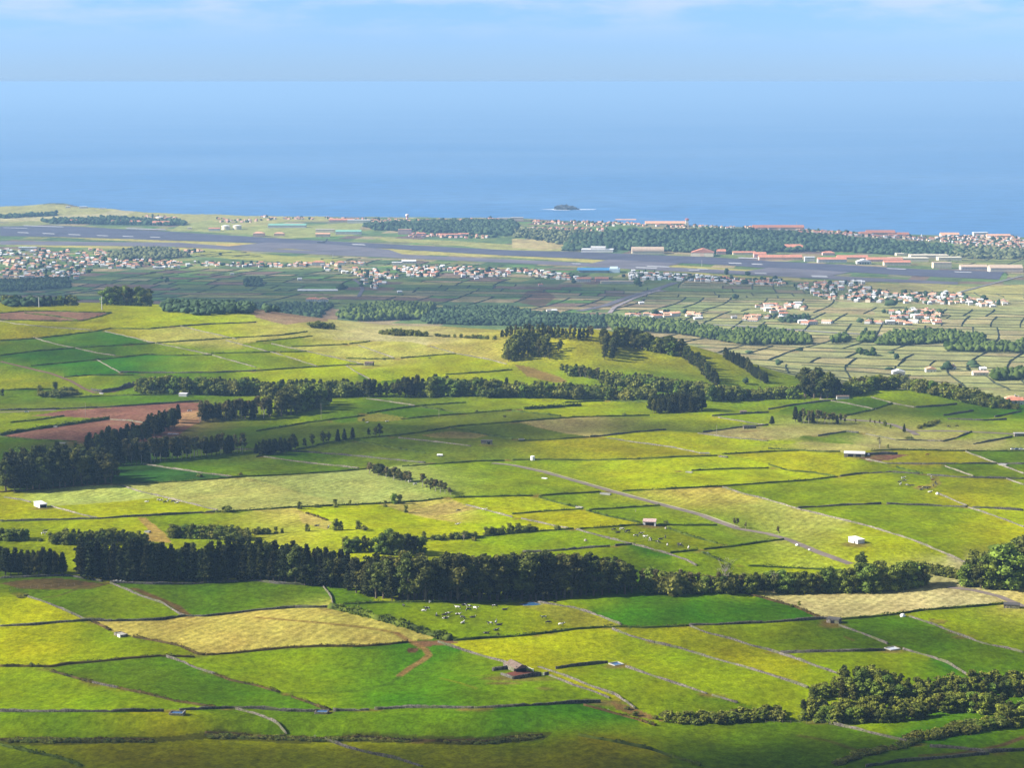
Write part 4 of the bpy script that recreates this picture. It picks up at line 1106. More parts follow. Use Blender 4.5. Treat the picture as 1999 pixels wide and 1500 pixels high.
lone('D', 1675, 1120, 24, 1.2, lab='pale forked leafless tree below the big rounded tree')
band('grove at the right edge', PL('1885,1146 1940,1149 1999,1144 2060,1140'), [48, 70, 92, 100], 15, 'EEB', 3, 10, 1.25)
band('light bushes before the right grove', PL('1800,1118 1860,1128 1900,1140'), [18, 18, 22], 9, 'SB', 2, 7, 1.3)
# groves behind the belt
band('leafy grove above the left part of the belt', PL('95,1064 160,1062 230,1062 290,1066'), [24, 26, 28, 22], 11, 'BBE', 2, 8, 1.1)
band('leafy grove left of the path', PL('0,1056 30,1056 58,1055'), [26, 24, 20], 11, 'B', 2, 7, 1.1)
band('leafy grove below the mown fields', PL('336,1050 400,1052 470,1054 490,1056'), [26, 27, 26, 20], 11, 'BBBS', 2, 7, 1.15)
band('thin row right of the leafy grove', PL('495,1044 520,1043 552,1041'), [16, 16, 14], 11, 'BS')
band('dark grove behind the middle of the belt', PL('672,1078 700,1078 730,1078'), [26, 28, 26], 11, 'BE', 2, 7)
band('round grove behind the middle of the belt', PL('742,1080 780,1082 822,1082'), [40, 44, 38], 13, 'BBE', 2, 8, 1.1)
band('bushy row above the right half of the belt', PL('820,1056 870,1054 940,1050'), [14, 12, 16], 12, 'SB', 1, 7, 1.3)
band('leafy row right of the middle field', PL('945,1046 980,1042 1020,1040 1045,1038'), [22, 20, 18, 16], 10, 'BBS', 1, 7)
for a in [('S',443,1001,18),('B',436,1001,13),('B',585,994,17),('S',618,991,10),('B',655,991,18),('B',683,987,12),('B',770,984,22),('B',780,984,20),('B',752,990,14),('B',792,1001,16),('B',600,1038,17),
          ('B',655,1036,25),('B',665,1036,20),('B',700,1034,20),('S',712,1036,13),('B',470,1078,12),('S',390,932,10),('S',470,928,7),('B',828,1052,16),('D',905,1056,16),('S',1088,1035,14),('S',1300,1023,8),
          ('P',1434,1030,22),('P',1440,1030,20),('P',1455,1033,16),('P',1519,1049,22),('S',1165,1092,10),('S',925,1056,10),('S',78,1057,9),('S',1180,1094,10)]: lone(*a)
# copses on the left
band('front of the big copse at the left edge', PL('8,960 60,957 130,951 218,943'), [62, 74, 70, 62], 13, 'CCE', 3, 16, 1.1)
band('back of the big copse at the left edge', PL('20,925 80,922 150,922 205,925'), [44, 52, 50, 40], 13, 'CEB', 2, 16, 1.1)
band('row of bare-trunked pines under the ploughed field', PL('222,909 300,903 380,894 440,887 478,884'), [50, 44, 40, 42, 36], 9.5, 'CPP', 2, 9)
band('dark wood climbing to the ploughed field', PL('165,893 220,888 270,870 310,850 340,835'), [44, 44, 40, 38, 36], 12, 'CCE', 3, 18, 1.1)
band('tip of the dark wood beside the ploughed field', PL('300,848 320,838 340,828 360,820'), [30, 34, 36, 30], 11, 'CE', 2, 12, 1.1)
band('pine grove right of the ploughed field', PL('385,824 420,822 470,820 530,815'), [34, 36, 38, 36], 10, 'PPC', 3, 10, 1.05)
band('dark broad grove right of the pines', PL('540,815 570,810 610,800 645,790'), [44, 52, 46, 34], 14, 'EBE', 4, 12, 1.2)
band('bushes on the upper left field', PL('75,775 100,776 130,772 155,770'), [12, 14, 14, 10], 9, 'SB', 2, 8, 1.3)
lone('E', 5, 776, 18); lone('B', 108, 766, 22); lone('B', 78, 768, 18)
# the belt below the ridge
band('left part of the ridge belt', PL('268,769 330,770 400,771 470,771 520,772'), [30, 32, 30, 30, 28], 10, 'BBBS/BBE/CE', 3, 13, 1.15)
band('left middle of the ridge belt', PL('520,779 580,776 650,774 700,774'), [32, 30, 28, 26], 11, 'BBBS/BBE/CE', 3, 13, 1.2)
band('dark middle of the ridge belt', PL('702,775 760,775 815,775 830,773'), [34, 30, 40, 40], 11, 'EEC', 2, 11, 1.15)
band('right middle of the ridge belt', PL('835,775 870,773 930,773 1000,774'), [40, 32, 30, 30], 11, 'BBS/BBE/EC', 3, 13, 1.2)
band('belt below the wooded hill', PL('1000,775 1060,776 1130,778 1200,780 1270,780'), [26, 25, 24, 24, 24], 10, 'BBS/BBB/EC', 3, 12, 1.2)
# the wooded hill
band('square dark copse', PL('1268,808 1300,808 1340,806 1375,803'), [34, 38, 40, 42], 10, 'CCE', 4, 10, 1.1)
band('crest row of the wooded hill', PL('978,662 1010,660 1060,660 1110,663 1160,665'), [20, 24, 24, 22, 26], 8, 'CEP', 2, 10, .95)
band('tall left clump of the wooded hill', PL('985,708 1010,700 1040,694 1078,702'), [28, 38, 34, 26], 10, 'BEE', 4, 16, .95)
band('left side of the strip down the hill', PL('1180,704 1182,690 1180,676 1176,666'), [28, 31, 31, 30], 5, 'CE', 1, 4, 1.2)
band('right side of the strip down the hill', PL('1194,706 1198,692 1200,678 1202,668'), [28, 31, 31, 30], 5, 'CE', 1, 4, 1.2)
band('ridge row sloping right', PL('1205,672 1240,680 1290,690 1330,697'), [34, 32, 30, 32], 8, 'EEBE', 2, 10, 1.3)
band('row descending the hill', PL('1335,702 1355,716 1370,730 1385,745 1405,758'), [30, 32, 32, 32, 30], 6, 'CEC', 2, 5, .95)
band('right-hand descending row', PL('1412,698 1435,712 1460,727 1480,742 1500,752'), [20, 25, 27, 27, 22], 5.5, 'CEC', 2, 5, .95)
band('small clump on the hill slope', PL('1088,690 1096,680'), [24, 22], 6, 'E', 1, 6, 1.2)
lone('B', 1097, 723, 14, 1.2)
band('round plantation on the hill slope', PL('1108,733 1140,738 1172,745'), [20, 24, 22], 8, 'PEB', 2, 10, 1.2)
band('wood at the foot of the hill', PL('1172,748 1230,756 1290,764 1340,770 1400,773'), [20, 22, 24, 24, 24], 9, 'BS/BBE/BEP', 3, 12, 1.1)
band('lower trees right of the square copse', PL('1378,782 1430,782 1500,780 1560,778'), [30, 26, 20, 24], 12, 'BBE', 3, 12, 1.3)
band('big dark clump right of the wooded hill', PL('1570,776 1590,778 1615,778 1638,775'), [56, 56, 50, 34], 12, 'EEB', 3, 10, 1.3)
band('clump left of the square copse', PL('1105,770 1150,772 1200,774'), [20, 18, 20], 10, 'B', 1, 10, 1.3)
# right side
band('trees behind the green knoll', PL('1655,772 1700,762 1760,758 1820,770 1880,784 1930,796 1990,800'), [26, 26, 24, 26, 28, 24, 12], 9, 'BBS/BBP/BEP', 3, 14, 1.3)
band('pine row on the right', PL('1552,826 1590,828 1620,829 1650,829'), [30, 26, 24, 18], 9, 'PPC', 2, 7, 1.1)
band('small trees below the grey road', PL('1692,829 1710,831 1728,832'), [14, 13, 11], 8, 'PB')
for a in [('C',1507,830,19,1.6),('P',1670,829,13),('C',1765,844,18),('D',1717,876,26,.8),('B',1738,836,8),('S',1775,858,7,1.8),('B',1733,875,8),('S',645,638,9,1.5)]: lone(*a)
band('hedge trees right of the grey road', PL('1795,838 1815,832 1835,826'), [9, 9, 8], 7, 'SB', 2, 6, 1.4)
band('dark trees at the left of the hedge', PL('500,888 530,889 560,884 578,880'), [30, 28, 34, 30], 11, 'CE', 2, 7, 1.2)
band('dark trees along the hedge', PL('590,874 620,868 650,864 700,858'), [20, 26, 28, 22], 15, 'CE', 1, 7, 1.2)
band('pair of trees at the hedge end', PL('718,853 730,852 742,851'), [20, 26, 24], 10, 'EC')
band('short slanting row of conifers', PL('722,925 750,932 780,940 800,944'), [22, 24, 24, 22], 8, 'PPE', 2, 4, 1.6)
band('lower slanting row of conifers', PL('815,948 840,956 862,963 882,968'), [22, 24, 26, 20], 10, 'PPE', 1, 4, 1.7)
for a in [('S',710,822,6),('S',985,815,5),('S',930,805,6),('S',655,860,6),('S',1220,812,7,1.3),('S',590,829,5)]: lone(*a)
# lower right copse
band('upper edge of the lower right copse', PL('1635,1375 1680,1372 1740,1372 1810,1372 1890,1362 1960,1360 2030,1362'), [50, 54, 36, 30, 32, 34, 34], 14, 'EBB', 3, 9, 1.2)
band('lower edge of the lower right copse', PL('1560,1408 1620,1412 1700,1412 1760,1408 1820,1400'), [26, 30, 32, 32, 28], 13, 'BBE', 3, 8, 1.3)
band('dark wall of trees above the bright pasture', PL('1825,1392 1880,1390 1940,1394 1965,1398'), [38, 40, 40, 36], 13, 'BBE', 2, 8, 1.3)
band('trees in the lower right corner', PL('1950,1420 1990,1415 2040,1405'), [44, 48, 50], 16, 'BE', 2, 8, 1.3)
band('bushy row left of the lower right copse', PL('1300,1412 1340,1413 1400,1412 1450,1410 1520,1405'), [18, 17, 20, 22, 22], 12, 'BSB', 2, 6, 1.4)
band('low hedge running down to the right corner', PL('1770,1450 1830,1442 1900,1430 1970,1418'), [16, 20, 22, 24], 10, 'SB', 2, 5, 1.4)
band('scrub along the bottom track', PL('1630,1497 1680,1478 1740,1466 1790,1455'), [12, 12, 10, 12], 11, 'S', 2, 5, 1.5)
band('dark bushes above the bushy row', PL('1575,1372 1600,1366 1635,1362'), [26, 24, 24], 13, 'B', 2, 7, 1.3)
for a in [('S',1242,1398,11,1.2),('S',1225,1386,9,1.3),('S',1280,1405,11),('S',1270,1415,9,1.2),('B',1560,1182,10),('S',1545,1186,8),('S',1073,1175,7),('S',1083,1177,6),('S',1028,1170,10),('S',1083,1232,5),
          ('S',972,1240,6),('S',62,1300,8),('S',110,1301,7),('S',136,1296,6),('S',38,1168,8,1.4),('S',50,1165,7,1.4)]: lone(*a)
band('scrubby gully bank at the bottom left', PL('10,1450 100,1450 200,1450 300,1450'), [7, 9, 8, 6], 13, 'S', 2, 2.5, 1.9)
band('scrubby gully bank at the bottom', PL('400,1441 520,1443 620,1448 700,1446 800,1450'), [8, 8, 9, 6, 6], 12, 'S', 2, 2.5, 1.9)
band('scrubby gully bank at the bottom right', PL('860,1452 950,1453 1010,1447 1060,1440'), [6, 8, 9, 6], 14, 'S', 2, 2.5, 1.9)
# crest and behind it
band('bushes on the left crest', PL('610,640 630,641 650,643'), [14, 14, 10], 9, 'BS', 1, 6, 1.5)
band('low trees on the golden crest', PL('742,653 770,655 800,656 835,657'), [10, 13, 13, 10], 9, 'BS', 2, 8, 1.4)
band('thin bushes along the crest', PL('850,657 890,659 930,661 970,664'), [6, 8, 9, 8], 11, 'SB', 1, 8, 1.6)
def far_band(name, X0, X1, Y, zt, h, sp, mix, rows=2):
    """trees beyond the crest, placed by bearing and distance"""
    es = []
    for r_ in range(rows):
        x = X0
        while x < X1:
            y = Y+r_*sp*.8+tr.uniform(-3, 3); kk = pick(mixof(mix)); e = tree(kk, (x-CX)/F*y, y, h*tr.uniform(.8, 1.2), 1.25); es.append((x, kk, e)); x += sp*F/y*tr.uniform(.8, 1.3)
    es.sort(key=lambda t: t[0]); ks = {}
    for x, kk, e in es: ks.setdefault(kk, []).append(e)
    for kk, l in ks.items():
        for n, e in enumerate(l): e['label'] = f'{KINDS[kk][5]}, {ordinal(n+1)} from left, {name}'; e['group'] = f'trees of the {name}'
far_band('clump behind the left crest', 205, 290, 2900, 0, 24, 7, 'EB', 2)
far_band('row behind the brown crest field', 70, 150, 2880, 0, 14, 7, 'CB', 1)
far_band('small pair at the far left crest', 5, 25, 2880, 0, 13, 7, 'B', 1)
for k, pts in BND:                                   # self-sown bushes along the hedges
    if k not in 'hs' or NTREE.get('S', 0) > 285: continue
    Wb = resample(pts, 6.0)
    for x, y in Wb[1:-1]:
        if tr.random() < .085 and y < 2300:
            e = tree('S', x+tr.uniform(-1, 1), y+tr.uniform(-1, 1), tr.uniform(1.8, 3.4), tr.uniform(1, 1.6)); px_, py_ = proj(x, y, e['z']); later(e, 'hedge bush', px_, py_); e['group'] = 'bushes grown up in the hedges'
settle()
plant()
print('TREES', NTREE, len(col.objects))
# ------------------------------------------------------------------ draped surfaces
def drape_area(name, top, bot, mat, off=.6, n=90, m=8, cat=None, label=None):
    xs0 = max(top[0][0], bot[0][0]); 
    V = []; 
    for i in range(n+1):
        t = i/n
        a = (float(np.interp(t, np.linspace(0, 1, len(top)), [p[0] for p in top])), float(np.interp(t, np.linspace(0, 1, len(top)), [p[1] for p in top])))
        b = (float(np.interp(t, np.linspace(0, 1, len(bot)), [p[0] for p in bot])), float(np.interp(t, np.linspace(0, 1, len(bot)), [p[1] for p in bot])))
        A = at(*a); B = at(*b)
        for j in range(m+1):
            s = j/m; x = A[0]+(B[0]-A[0])*s; y = A[1]+(B[1]-A[1])*s; V.append((x, y, float(zat(x, y))+off))
    Q = [[i*(m+1)+j, i*(m+1)+j+1, (i+1)*(m+1)+j+1, (i+1)*(m+1)+j] for i in range(n) for j in range(m)]
    o = link(name, npmesh(name, V, Q, True), mat); return tag(o, label, cat, kind=None if label else 'structure')
def road(name, pts, wd, mat, off=.12, step=5.0, cross=4):
    W = resample(pts, step); T = np.gradient(W, axis=0); T /= np.linalg.norm(T, axis=1)[:, None]; Nn = np.stack([-T[:, 1], T[:, 0]], 1)
    V = []
    for j in range(cross+1):
        p = W+Nn*(j/cross-.5)*wd; V.append(np.stack([p[:, 0], p[:, 1], zat(p[:, 0], p[:, 1])+off], 1))
    V = np.stack(V, 1).reshape(-1, 3); n = len(W); k = cross+1; i = np.arange(n-1)[:, None]*k; j = np.arange(cross)[None, :]
    Q = np.stack([i+j, i+k+j, i+k+j+1, i+j+1], -1).reshape(-1, 4)
    return tag(link(name, npmesh(name, V, Q, True), mat), kind='structure')
M_asph = noise_mat('runway_asphalt', (.060,.060,.085), .9, .012, .22)
M_run = noise_mat('runway_grey', (.115,.105,.12), .9, .012, .22)
M_mark = noise_mat('white_marking', (.36,.36,.37), .8, .05, .1)
M_road = noise_mat('farm_road', (.15,.12,.10), .95, .12, .25)
M_verge = noise_mat('road_verge', (.30,.27,.18), .95, .12, .25)
M_dirt = noise_mat('dirt', alb((150,112,92)), .95, .1, .25)
drape_area('apron', PL('0,442 120,441 250,448 340,453 500,463 620,470 720,475 860,482 1000,489 1130,492 1250,497 1400,503 1500,510 1640,517 1800,526 1960,531'),
  PL('0,461 120,463 330,469 500,475 620,480 760,486 860,492 1000,500 1130,505 1250,511 1400,517 1500,524 1600,529 1700,534 1800,540 1950,546'), M_asph)
drape_area('runway', PL('0,471 350,474 500,485 640,491 1000,507 1130,513 1250,519 1500,532 1700,543 1870,551'), PL('0,478 350,482 500,491 640,498 1000,514 1130,520 1250,527 1500,539 1700,550 1870,556'), M_run)
drape_area('taxiway', PL('430,483 520,474 620,476 700,482 760,488'), PL('500,486 560,486 640,491 730,496 800,501'), M_run, .9, 40)
drape_area('taxiway', PL('1190,507 1240,510 1330,515'), PL('1150,516 1220,520 1290,522'), M_run, .9, 20)
drape_area('taxiway', PL('1500,523 1600,528 1660,532'), PL('1440,532 1540,536 1620,540'), M_run, .9, 20)
for px, py, w_, h_ in [(45,455,24,1.6),(95,457,26,1.6),(145,459,26,1.6),(200,461,24,1.5),(250,462.5,24,1.4),(303,464,22,1.4),(85,442.5,80,1.3),(285,448,80,1.5),(30,446,50,.9),(1435,515,28,2),(1478,517,24,2),(1460,505,40,2),
    (1750,526,40,1.5),(1880,532.5,36,1.5),(1262,524,44,2.2),(1285,521.6,46,2),(1355,528.6,24,1.8),(1372,526.5,24,1.4),(1125,516,20,1.6),(1600,541,34,3.4),(1485,535,26,2),(700,478.5,28,2)]:
    drape_area('apron_marking', [(px-w_/2, py-h_/2-w_*.015), (px+w_/2-3, py-h_/2+w_*.015)], [(px-w_/2+3, py+h_/2-w_*.015), (px+w_/2, py+h_/2+w_*.015)], M_mark, 1.6, 6, 2)
road('road', PL('960,905 1000,909 1060,922 1130,942 1200,962 1290,986 1370,1007 1405,1021 1440,1033 1500,1043 1540,1055 1600,1080 1660,1102'), 5.2, M_road, .16)
road('verge', PL('965,904 1004,908 1064,920 1134,940 1204,960 1294,984 1374,1005 1409,1018 1444,1030'), 1.6, M_verge, .11)
road('road', PL('0,706 50,718 100,730 140,745 165,760 185,768'), 4.5, M_dirt, .2)
road('road', PL('185,768 220,766 265,752'), 3.5, M_dirt, .2)
road('road', PL('1600,815 1640,819 1700,823 1745,830 1775,842 1790,850'), 6, M_road, .2)
road('road', PL('1780,842 1860,842 1920,845 1999,849'), 6, M_road, .2)
road('road', PL('0,806 60,803 110,801'), 4, M_road, .2)
road('road', PL('1850,1147 1900,1153 1950,1165 1999,1186'), 5, M_road, .16)
road('road', PL('1390,778 1440,780 1490,782'), 5, M_road, .2)
road('road', PL('1330,633 1420,636 1500,641 1620,650 1740,656'), 14, noise_mat('pale_road', (.22,.21,.2)), .9)
road('road', PL('1320,552 1290,562 1250,574 1215,585 1180,598 1130,608'), 18, M_run, .9)
road('road', PL('1180,570 1250,573 1300,568'), 12, noise_mat('gravel_road', (.26,.22,.22)), .9)
road('road', PL('1290,566 1240,582 1200,600 1190,612'), 9, noise_mat('gravel_road', (.26,.22,.22)), .9)
road('road', PL('1020,468 1100,462 1180,452 1240,446'), 7, noise_mat('gravel_road', (.3,.27,.24)), .9)
road('road', PL('1999,538 1930,556 1870,572'), 9, noise_mat('gravel_road', (.18,.17,.16)), .9)
road('road', PL('690,545 704,556 708,566 700,580'), 8, M_run, .9)
# ------------------------------------------------------------------ woods of the far plain (read as masses)
wrn = np.random.default_rng(17)
TPL = []
for s in range(7):
    bm = bmesh.new(); bmesh.ops.create_icosphere(bm, subdivisions=2, radius=1); V = np.array([v.co[:] for v in bm.verts]); T = np.array([[v.index for v in f.verts] for f in bm.faces]); bm.free()
    V = V*(1+wrn.uniform(-.38, .34, (len(V), 1))); V[:, 2] = np.where(V[:, 2] < 0, V[:, 2]*.7, V[:, 2]*1.05); TPL.append((V, T))
def wood(name, polys, spacing, rad, h, mat, label, extra=None, cat='woodland'):
    Vl, Ql, n = [], [], 0
    pts = []
    for poly, dens in polys:
        W = np.array([at(*p)[:2] for p in poly]); x0, y0 = W.min(0); x1, y1 = W.max(0); sp = spacing/dens
        for y in np.arange(y0, y1, sp):
            for x in np.arange(x0, x1, sp):
                X = x+wrn.uniform(-.5, .5)*sp; Y_ = y+wrn.uniform(-.5, .5)*sp
                if in_poly(X, Y_, W): pts.append((X, Y_, 1.0))
    if extra: pts += extra
    for X, Y_, k in pts:
        V, T = TPL[int(wrn.integers(7))]; r_ = rad*wrn.uniform(.55, 1.4)*k; hh = h*wrn.uniform(.5, 1.4)*k; a = wrn.uniform(0, 6.28); c, s = math.cos(a), math.sin(a)
        P_ = np.stack([(V[:, 0]*c-V[:, 1]*s)*r_+X, (V[:, 0]*s+V[:, 1]*c)*r_+Y_, V[:, 2]*hh*.5+hh*.42+float(zat(X, Y_))], 1)
        Vl.append(P_); Ql.append(T+n); n += len(V)
    o = link(name, npmesh(name, np.concatenate(Vl), np.concatenate(Ql)), mat); return tag(o, label, cat, kind='stuff')
def fleaf(name, a, b): return noise_mat(name, a, 1.0, .02, .55, 0, b, 'Object', 3, 0, .05)
M_fdark = fleaf('far_dark_foliage', alb((62,98,66)), alb((116,144,96)))
M_fmid = fleaf('far_green_foliage', alb((84,120,44)), alb((150,172,84)))
M_fpale = fleaf('far_pale_foliage', alb((96,122,66)), alb((176,182,124)))
wood('woodland', [(PL('1100,492 1115,464 1200,455 1340,453 1480,454 1560,460 1760,476 1850,485 1885,500 1780,500 1640,492 1560,492 1400,497 1300,492 1160,488'), 1),
  (PL('705,442 800,436 1000,434 1012,446 1000,460 860,456 780,452 730,450'), 1), (PL('80,432 220,427 360,434 360,441 100,437'), 1), (PL('0,424 50,422 110,418 105,422 0,428'), 1)], 15, 8.5, 13, M_fdark, 'dark wooded slope behind the airfield and dark woods by the coast')
wood('woodland', [(PL('1000,447 1100,452 1180,456 1180,470 1130,484 1060,472 1000,464'), .7), (PL('1780,480 1900,482 1999,488 1999,507 1900,506 1840,500'), .65), (PL('210,502 262,487 330,489 372,502 300,508 240,510'), 1)], 15, 8, 11, M_fpale, 'paler loose woods around the airfield')
wood('woodland', [(PL('0,570 0,552 60,548 132,546 137,562 60,568'), 1), (PL('820,628 868,604 1000,604 1040,614 1100,618 1180,622 1180,642 1000,637 840,633'), 1),
  (PL('318,610 330,592 400,594 480,594 520,604 490,614 400,618'), .9), (PL('5,592 60,588 112,590 112,598 10,600'), .8), (PL('478,560 480,546 508,546 511,560'), 1), (PL('500,600 590,596 650,600 640,606 520,612'), .8), (PL('1520,625 1580,620 1578,630 1530,632'), .8)], 9, 5, 8.5, M_fdark, 'dark woods in the shaded plain behind the bright ridge')
wood('woodland', [(PL('658,620 680,606 760,600 850,603 830,624 700,628'), 1)], 9, 5.5, 12, M_fmid, 'evenly planted green wood in the plain behind the ridge')
wood('woodland', [(PL('1180,624 1330,634 1420,652 1500,647 1580,662 1582,674 1450,674 1320,652 1200,646'), 1), (PL('1622,664 1652,657 1658,669 1625,672'), 1), (PL('1675,662 1710,656 1708,669 1676,670'), 1),
  (PL('1710,673 1742,655 1830,652 1920,662 1922,674 1850,670 1740,676'), 1), (PL('1842,675 1950,678 1999,674 1999,689 1850,687'), 1), (PL('1936,738 1999,726 1999,742 1940,744'), 1), (PL('1672,690 1710,692 1716,696 1680,696'), .8)], 8, 4.6, 10, M_fmid, 'green woods crossing the plain to the right of the wooded hill')
# ------------------------------------------------------------------ buildings
def wallmat(name, c, k=1.0): return noise_mat(name, tuple(v*k for v in c), .9, .15, .08)
WM = {'w': wallmat('white_render', (.54,.53,.51)), 'c': wallmat('cream_render', (.66,.58,.42)), 'p': wallmat('peach_render', (.66,.46,.34)), 'g': wallmat('grey_render', (.42,.42,.42)), 'n': wallmat('pink_render', (.62,.40,.38)), 'l': wallmat('pale_blue_render', (.46,.58,.66)), 'k': wallmat('dark_stone_wall', (.10,.09,.08))}
RM = {'r': noise_mat('terracotta_tiles', (.50,.21,.13), .85, .3, .25), 'o': noise_mat('orange_tiles', (.62,.34,.21), .85, .3, .2), 'b': noise_mat('brown_tiles', (.26,.14,.10), .9, .3, .25), 'w': noise_mat('white_sheet_roof', (.72,.72,.72), .6, .3, .06),
      'g': noise_mat('grey_roof', (.30,.29,.29), .8, .3, .15), 't': noise_mat('tan_roof', (.48,.36,.26), .8, .2, .12), 'B': noise_mat('blue_roof', (.05,.20,.40), .5, .2, .12), 'G': noise_mat('green_roof', (.20,.42,.32), .6, .2, .12), 'c': noise_mat('cream_roof', (.62,.55,.42), .8, .2, .1), 'd': noise_mat('dark_roof', (.08,.075,.07), .9, .3, .2)}
WN = {'w': 'white', 'c': 'cream', 'p': 'peach', 'g': 'grey', 'n': 'pink', 'l': 'pale blue', 'k': 'dark stone'}
RN = {'r': 'red tiled', 'o': 'orange tiled', 'b': 'brown tiled', 'w': 'white', 'g': 'grey', 't': 'tan', 'B': 'blue', 'G': 'green', 'c': 'cream', 'd': 'dark'}
M_glass = noise_mat('window_glass', (.04,.05,.06), .3, .5, .1, spec=.5)
def body(L_, D, H): return MB().box(-L_/2, L_/2, -D/2, D/2, -2.5, H)
def roof_mb(kind, L_, D, H, e=.5, pitch=.42):
    m = MB(); a, b = L_/2+e, D/2+e; h = b*pitch*1.0
    if kind == 'gable': m.prismx([(-b, H+.004), (b, H+.004), (b, H+.22), (0, H+h), (-b, H+.22)], -a, a)
    elif kind == 'hip':
        k = min(a*.75, b); v = [(-a,-b,H+.01),(a,-b,H+.01),(a,b,H+.01),(-a,b,H+.01),(-a+k,0,H+h),(a-k,0,H+h)]
        m.v = v; m.f = [(0,3,2,1),(0,1,5,4),(2,3,4,5),(1,2,5),(3,0,4)]
    elif kind == 'flat': m.box(-a, a, -b, b, H+.004, H+.5)
    elif kind == 'mono': m.prismx([(-b, H+.004), (b, H+.004), (b, H+h*.6), (-b, H+.25)], -a, a)
    elif kind == 'arch':
        pr = [(b*math.cos(t), H+b*.72*math.sin(t)) for t in np.linspace(0, math.pi, 13)]; m.prismx(pr, -a, a)
    elif kind == 'gabley': m.prism([(-a, H+.004), (-a, H+.22), (0, H+a*pitch*.8), (a, H+.22), (a, H+.004)], -b, b)
    return m
bld_cache = {}; chim = {}
def house_parts(kind, L_, D, H, wc, rc, wins):
    key = (kind, L_, D, H, wc, rc, wins)
    if key not in bld_cache:
        a = body(L_, D, H); am = bpy.data.meshes.new('wall'); am.from_pydata(a.v, [], a.f); am.materials.append(WM[wc])
        r_ = roof_mb(kind, L_, D, H); rm = bpy.data.meshes.new('roof'); rm.from_pydata(r_.v, [], r_.f); rm.update(); rm.materials.append(RM[rc])
        ws = []
        if wins:
            n = max(2, int(L_/4)); 
            for fl in range(1 if H < 5 else 2):
                for q in range(n):
                    x = -L_/2+(q+.5)*L_/n; z = .9+fl*2.8
                    if q == n//2 and fl == 0: m = MB().box(x-.5, x+.5, -D/2-.06, -D/2-.01, 0, 2.1); nm = 'door'
                    else: m = MB().box(x-.55, x+.55, -D/2-.06, -D/2-.01, z, z+1.2); nm = 'window'
                    mm = bpy.data.meshes.new(nm); mm.from_pydata(m.v, [], m.f); mm.materials.append(M_glass); ws.append((nm, mm))
        bld_cache[key] = (am, rm, ws)
        cm_ = MB().box(L_*.2, L_*.2+.9, -.45, .45, H+.4, H+(D/2+.5)*.42+1.3); cme = bpy.data.meshes.new('chimney'); cme.from_pydata(cm_.v, [], cm_.f); cme.materials.append(WM['w']); chim[key] = cme
    return bld_cache[key]
def building(px, py, wpx, hpx, D, kind='gable', rc='r', wc='w', label='', rz=0, name='building', cat='building', wins=False, group=None):
    x, y, z = at(px, py); s = y/F; L_ = round(wpx*s, 1); H = round(hpx*s*(.72 if kind not in ('flat', 'arch') else .9 if kind == 'flat' else .35), 1)
    am, rm, ws = house_parts(kind, L_, D, H, wc, rc, wins); e = empty(name, (x, y+D/2, float(zat(x, y+D/2))), rz)
    link('wall', am, None, e); ro = link('roof', rm, None, e)
    if wins and kind in ('gable', 'hip') and L_ < 40: link('chimney', chim[kind, L_, D, H, wc, rc, wins], None, ro)
    for nm, mm in ws: link(nm, mm, None, e)
    return tag(e, label, cat, group)
B = building
e = B(1167,493,62,6,40,'flat','w','w','white stepped hangar, leftmost hangar below the wooded slope', -.12, 'hangar', 'hangar')
y = e.location.y; s = y/F; MB().box(-13*s, 16*s, -14, 18, 6*s*.9+.5, 9.5*s).prismx([(-14, 9.5*s), (18, 9.5*s), (2, 11*s)], -13*s, 16*s).build('upper_hall', WM['w'], e)
B(1265,496,62,13,34,'arch','t','t' if 't' in WM else 'c','tan barrel-roofed hangar with a dark end, second from the left', .0, 'hangar', 'hangar')
e = B(1373,501,44,10,50,'gabley','r','c','cream gabled hangar with a red roof below the wooded slope', -.15, 'hangar', 'hangar'); s = e.location.y/F
MB().box(-4*s, 4*s, -25.3, -25.05, 0, 6*s).build('hangar_door', WM['p'], e)
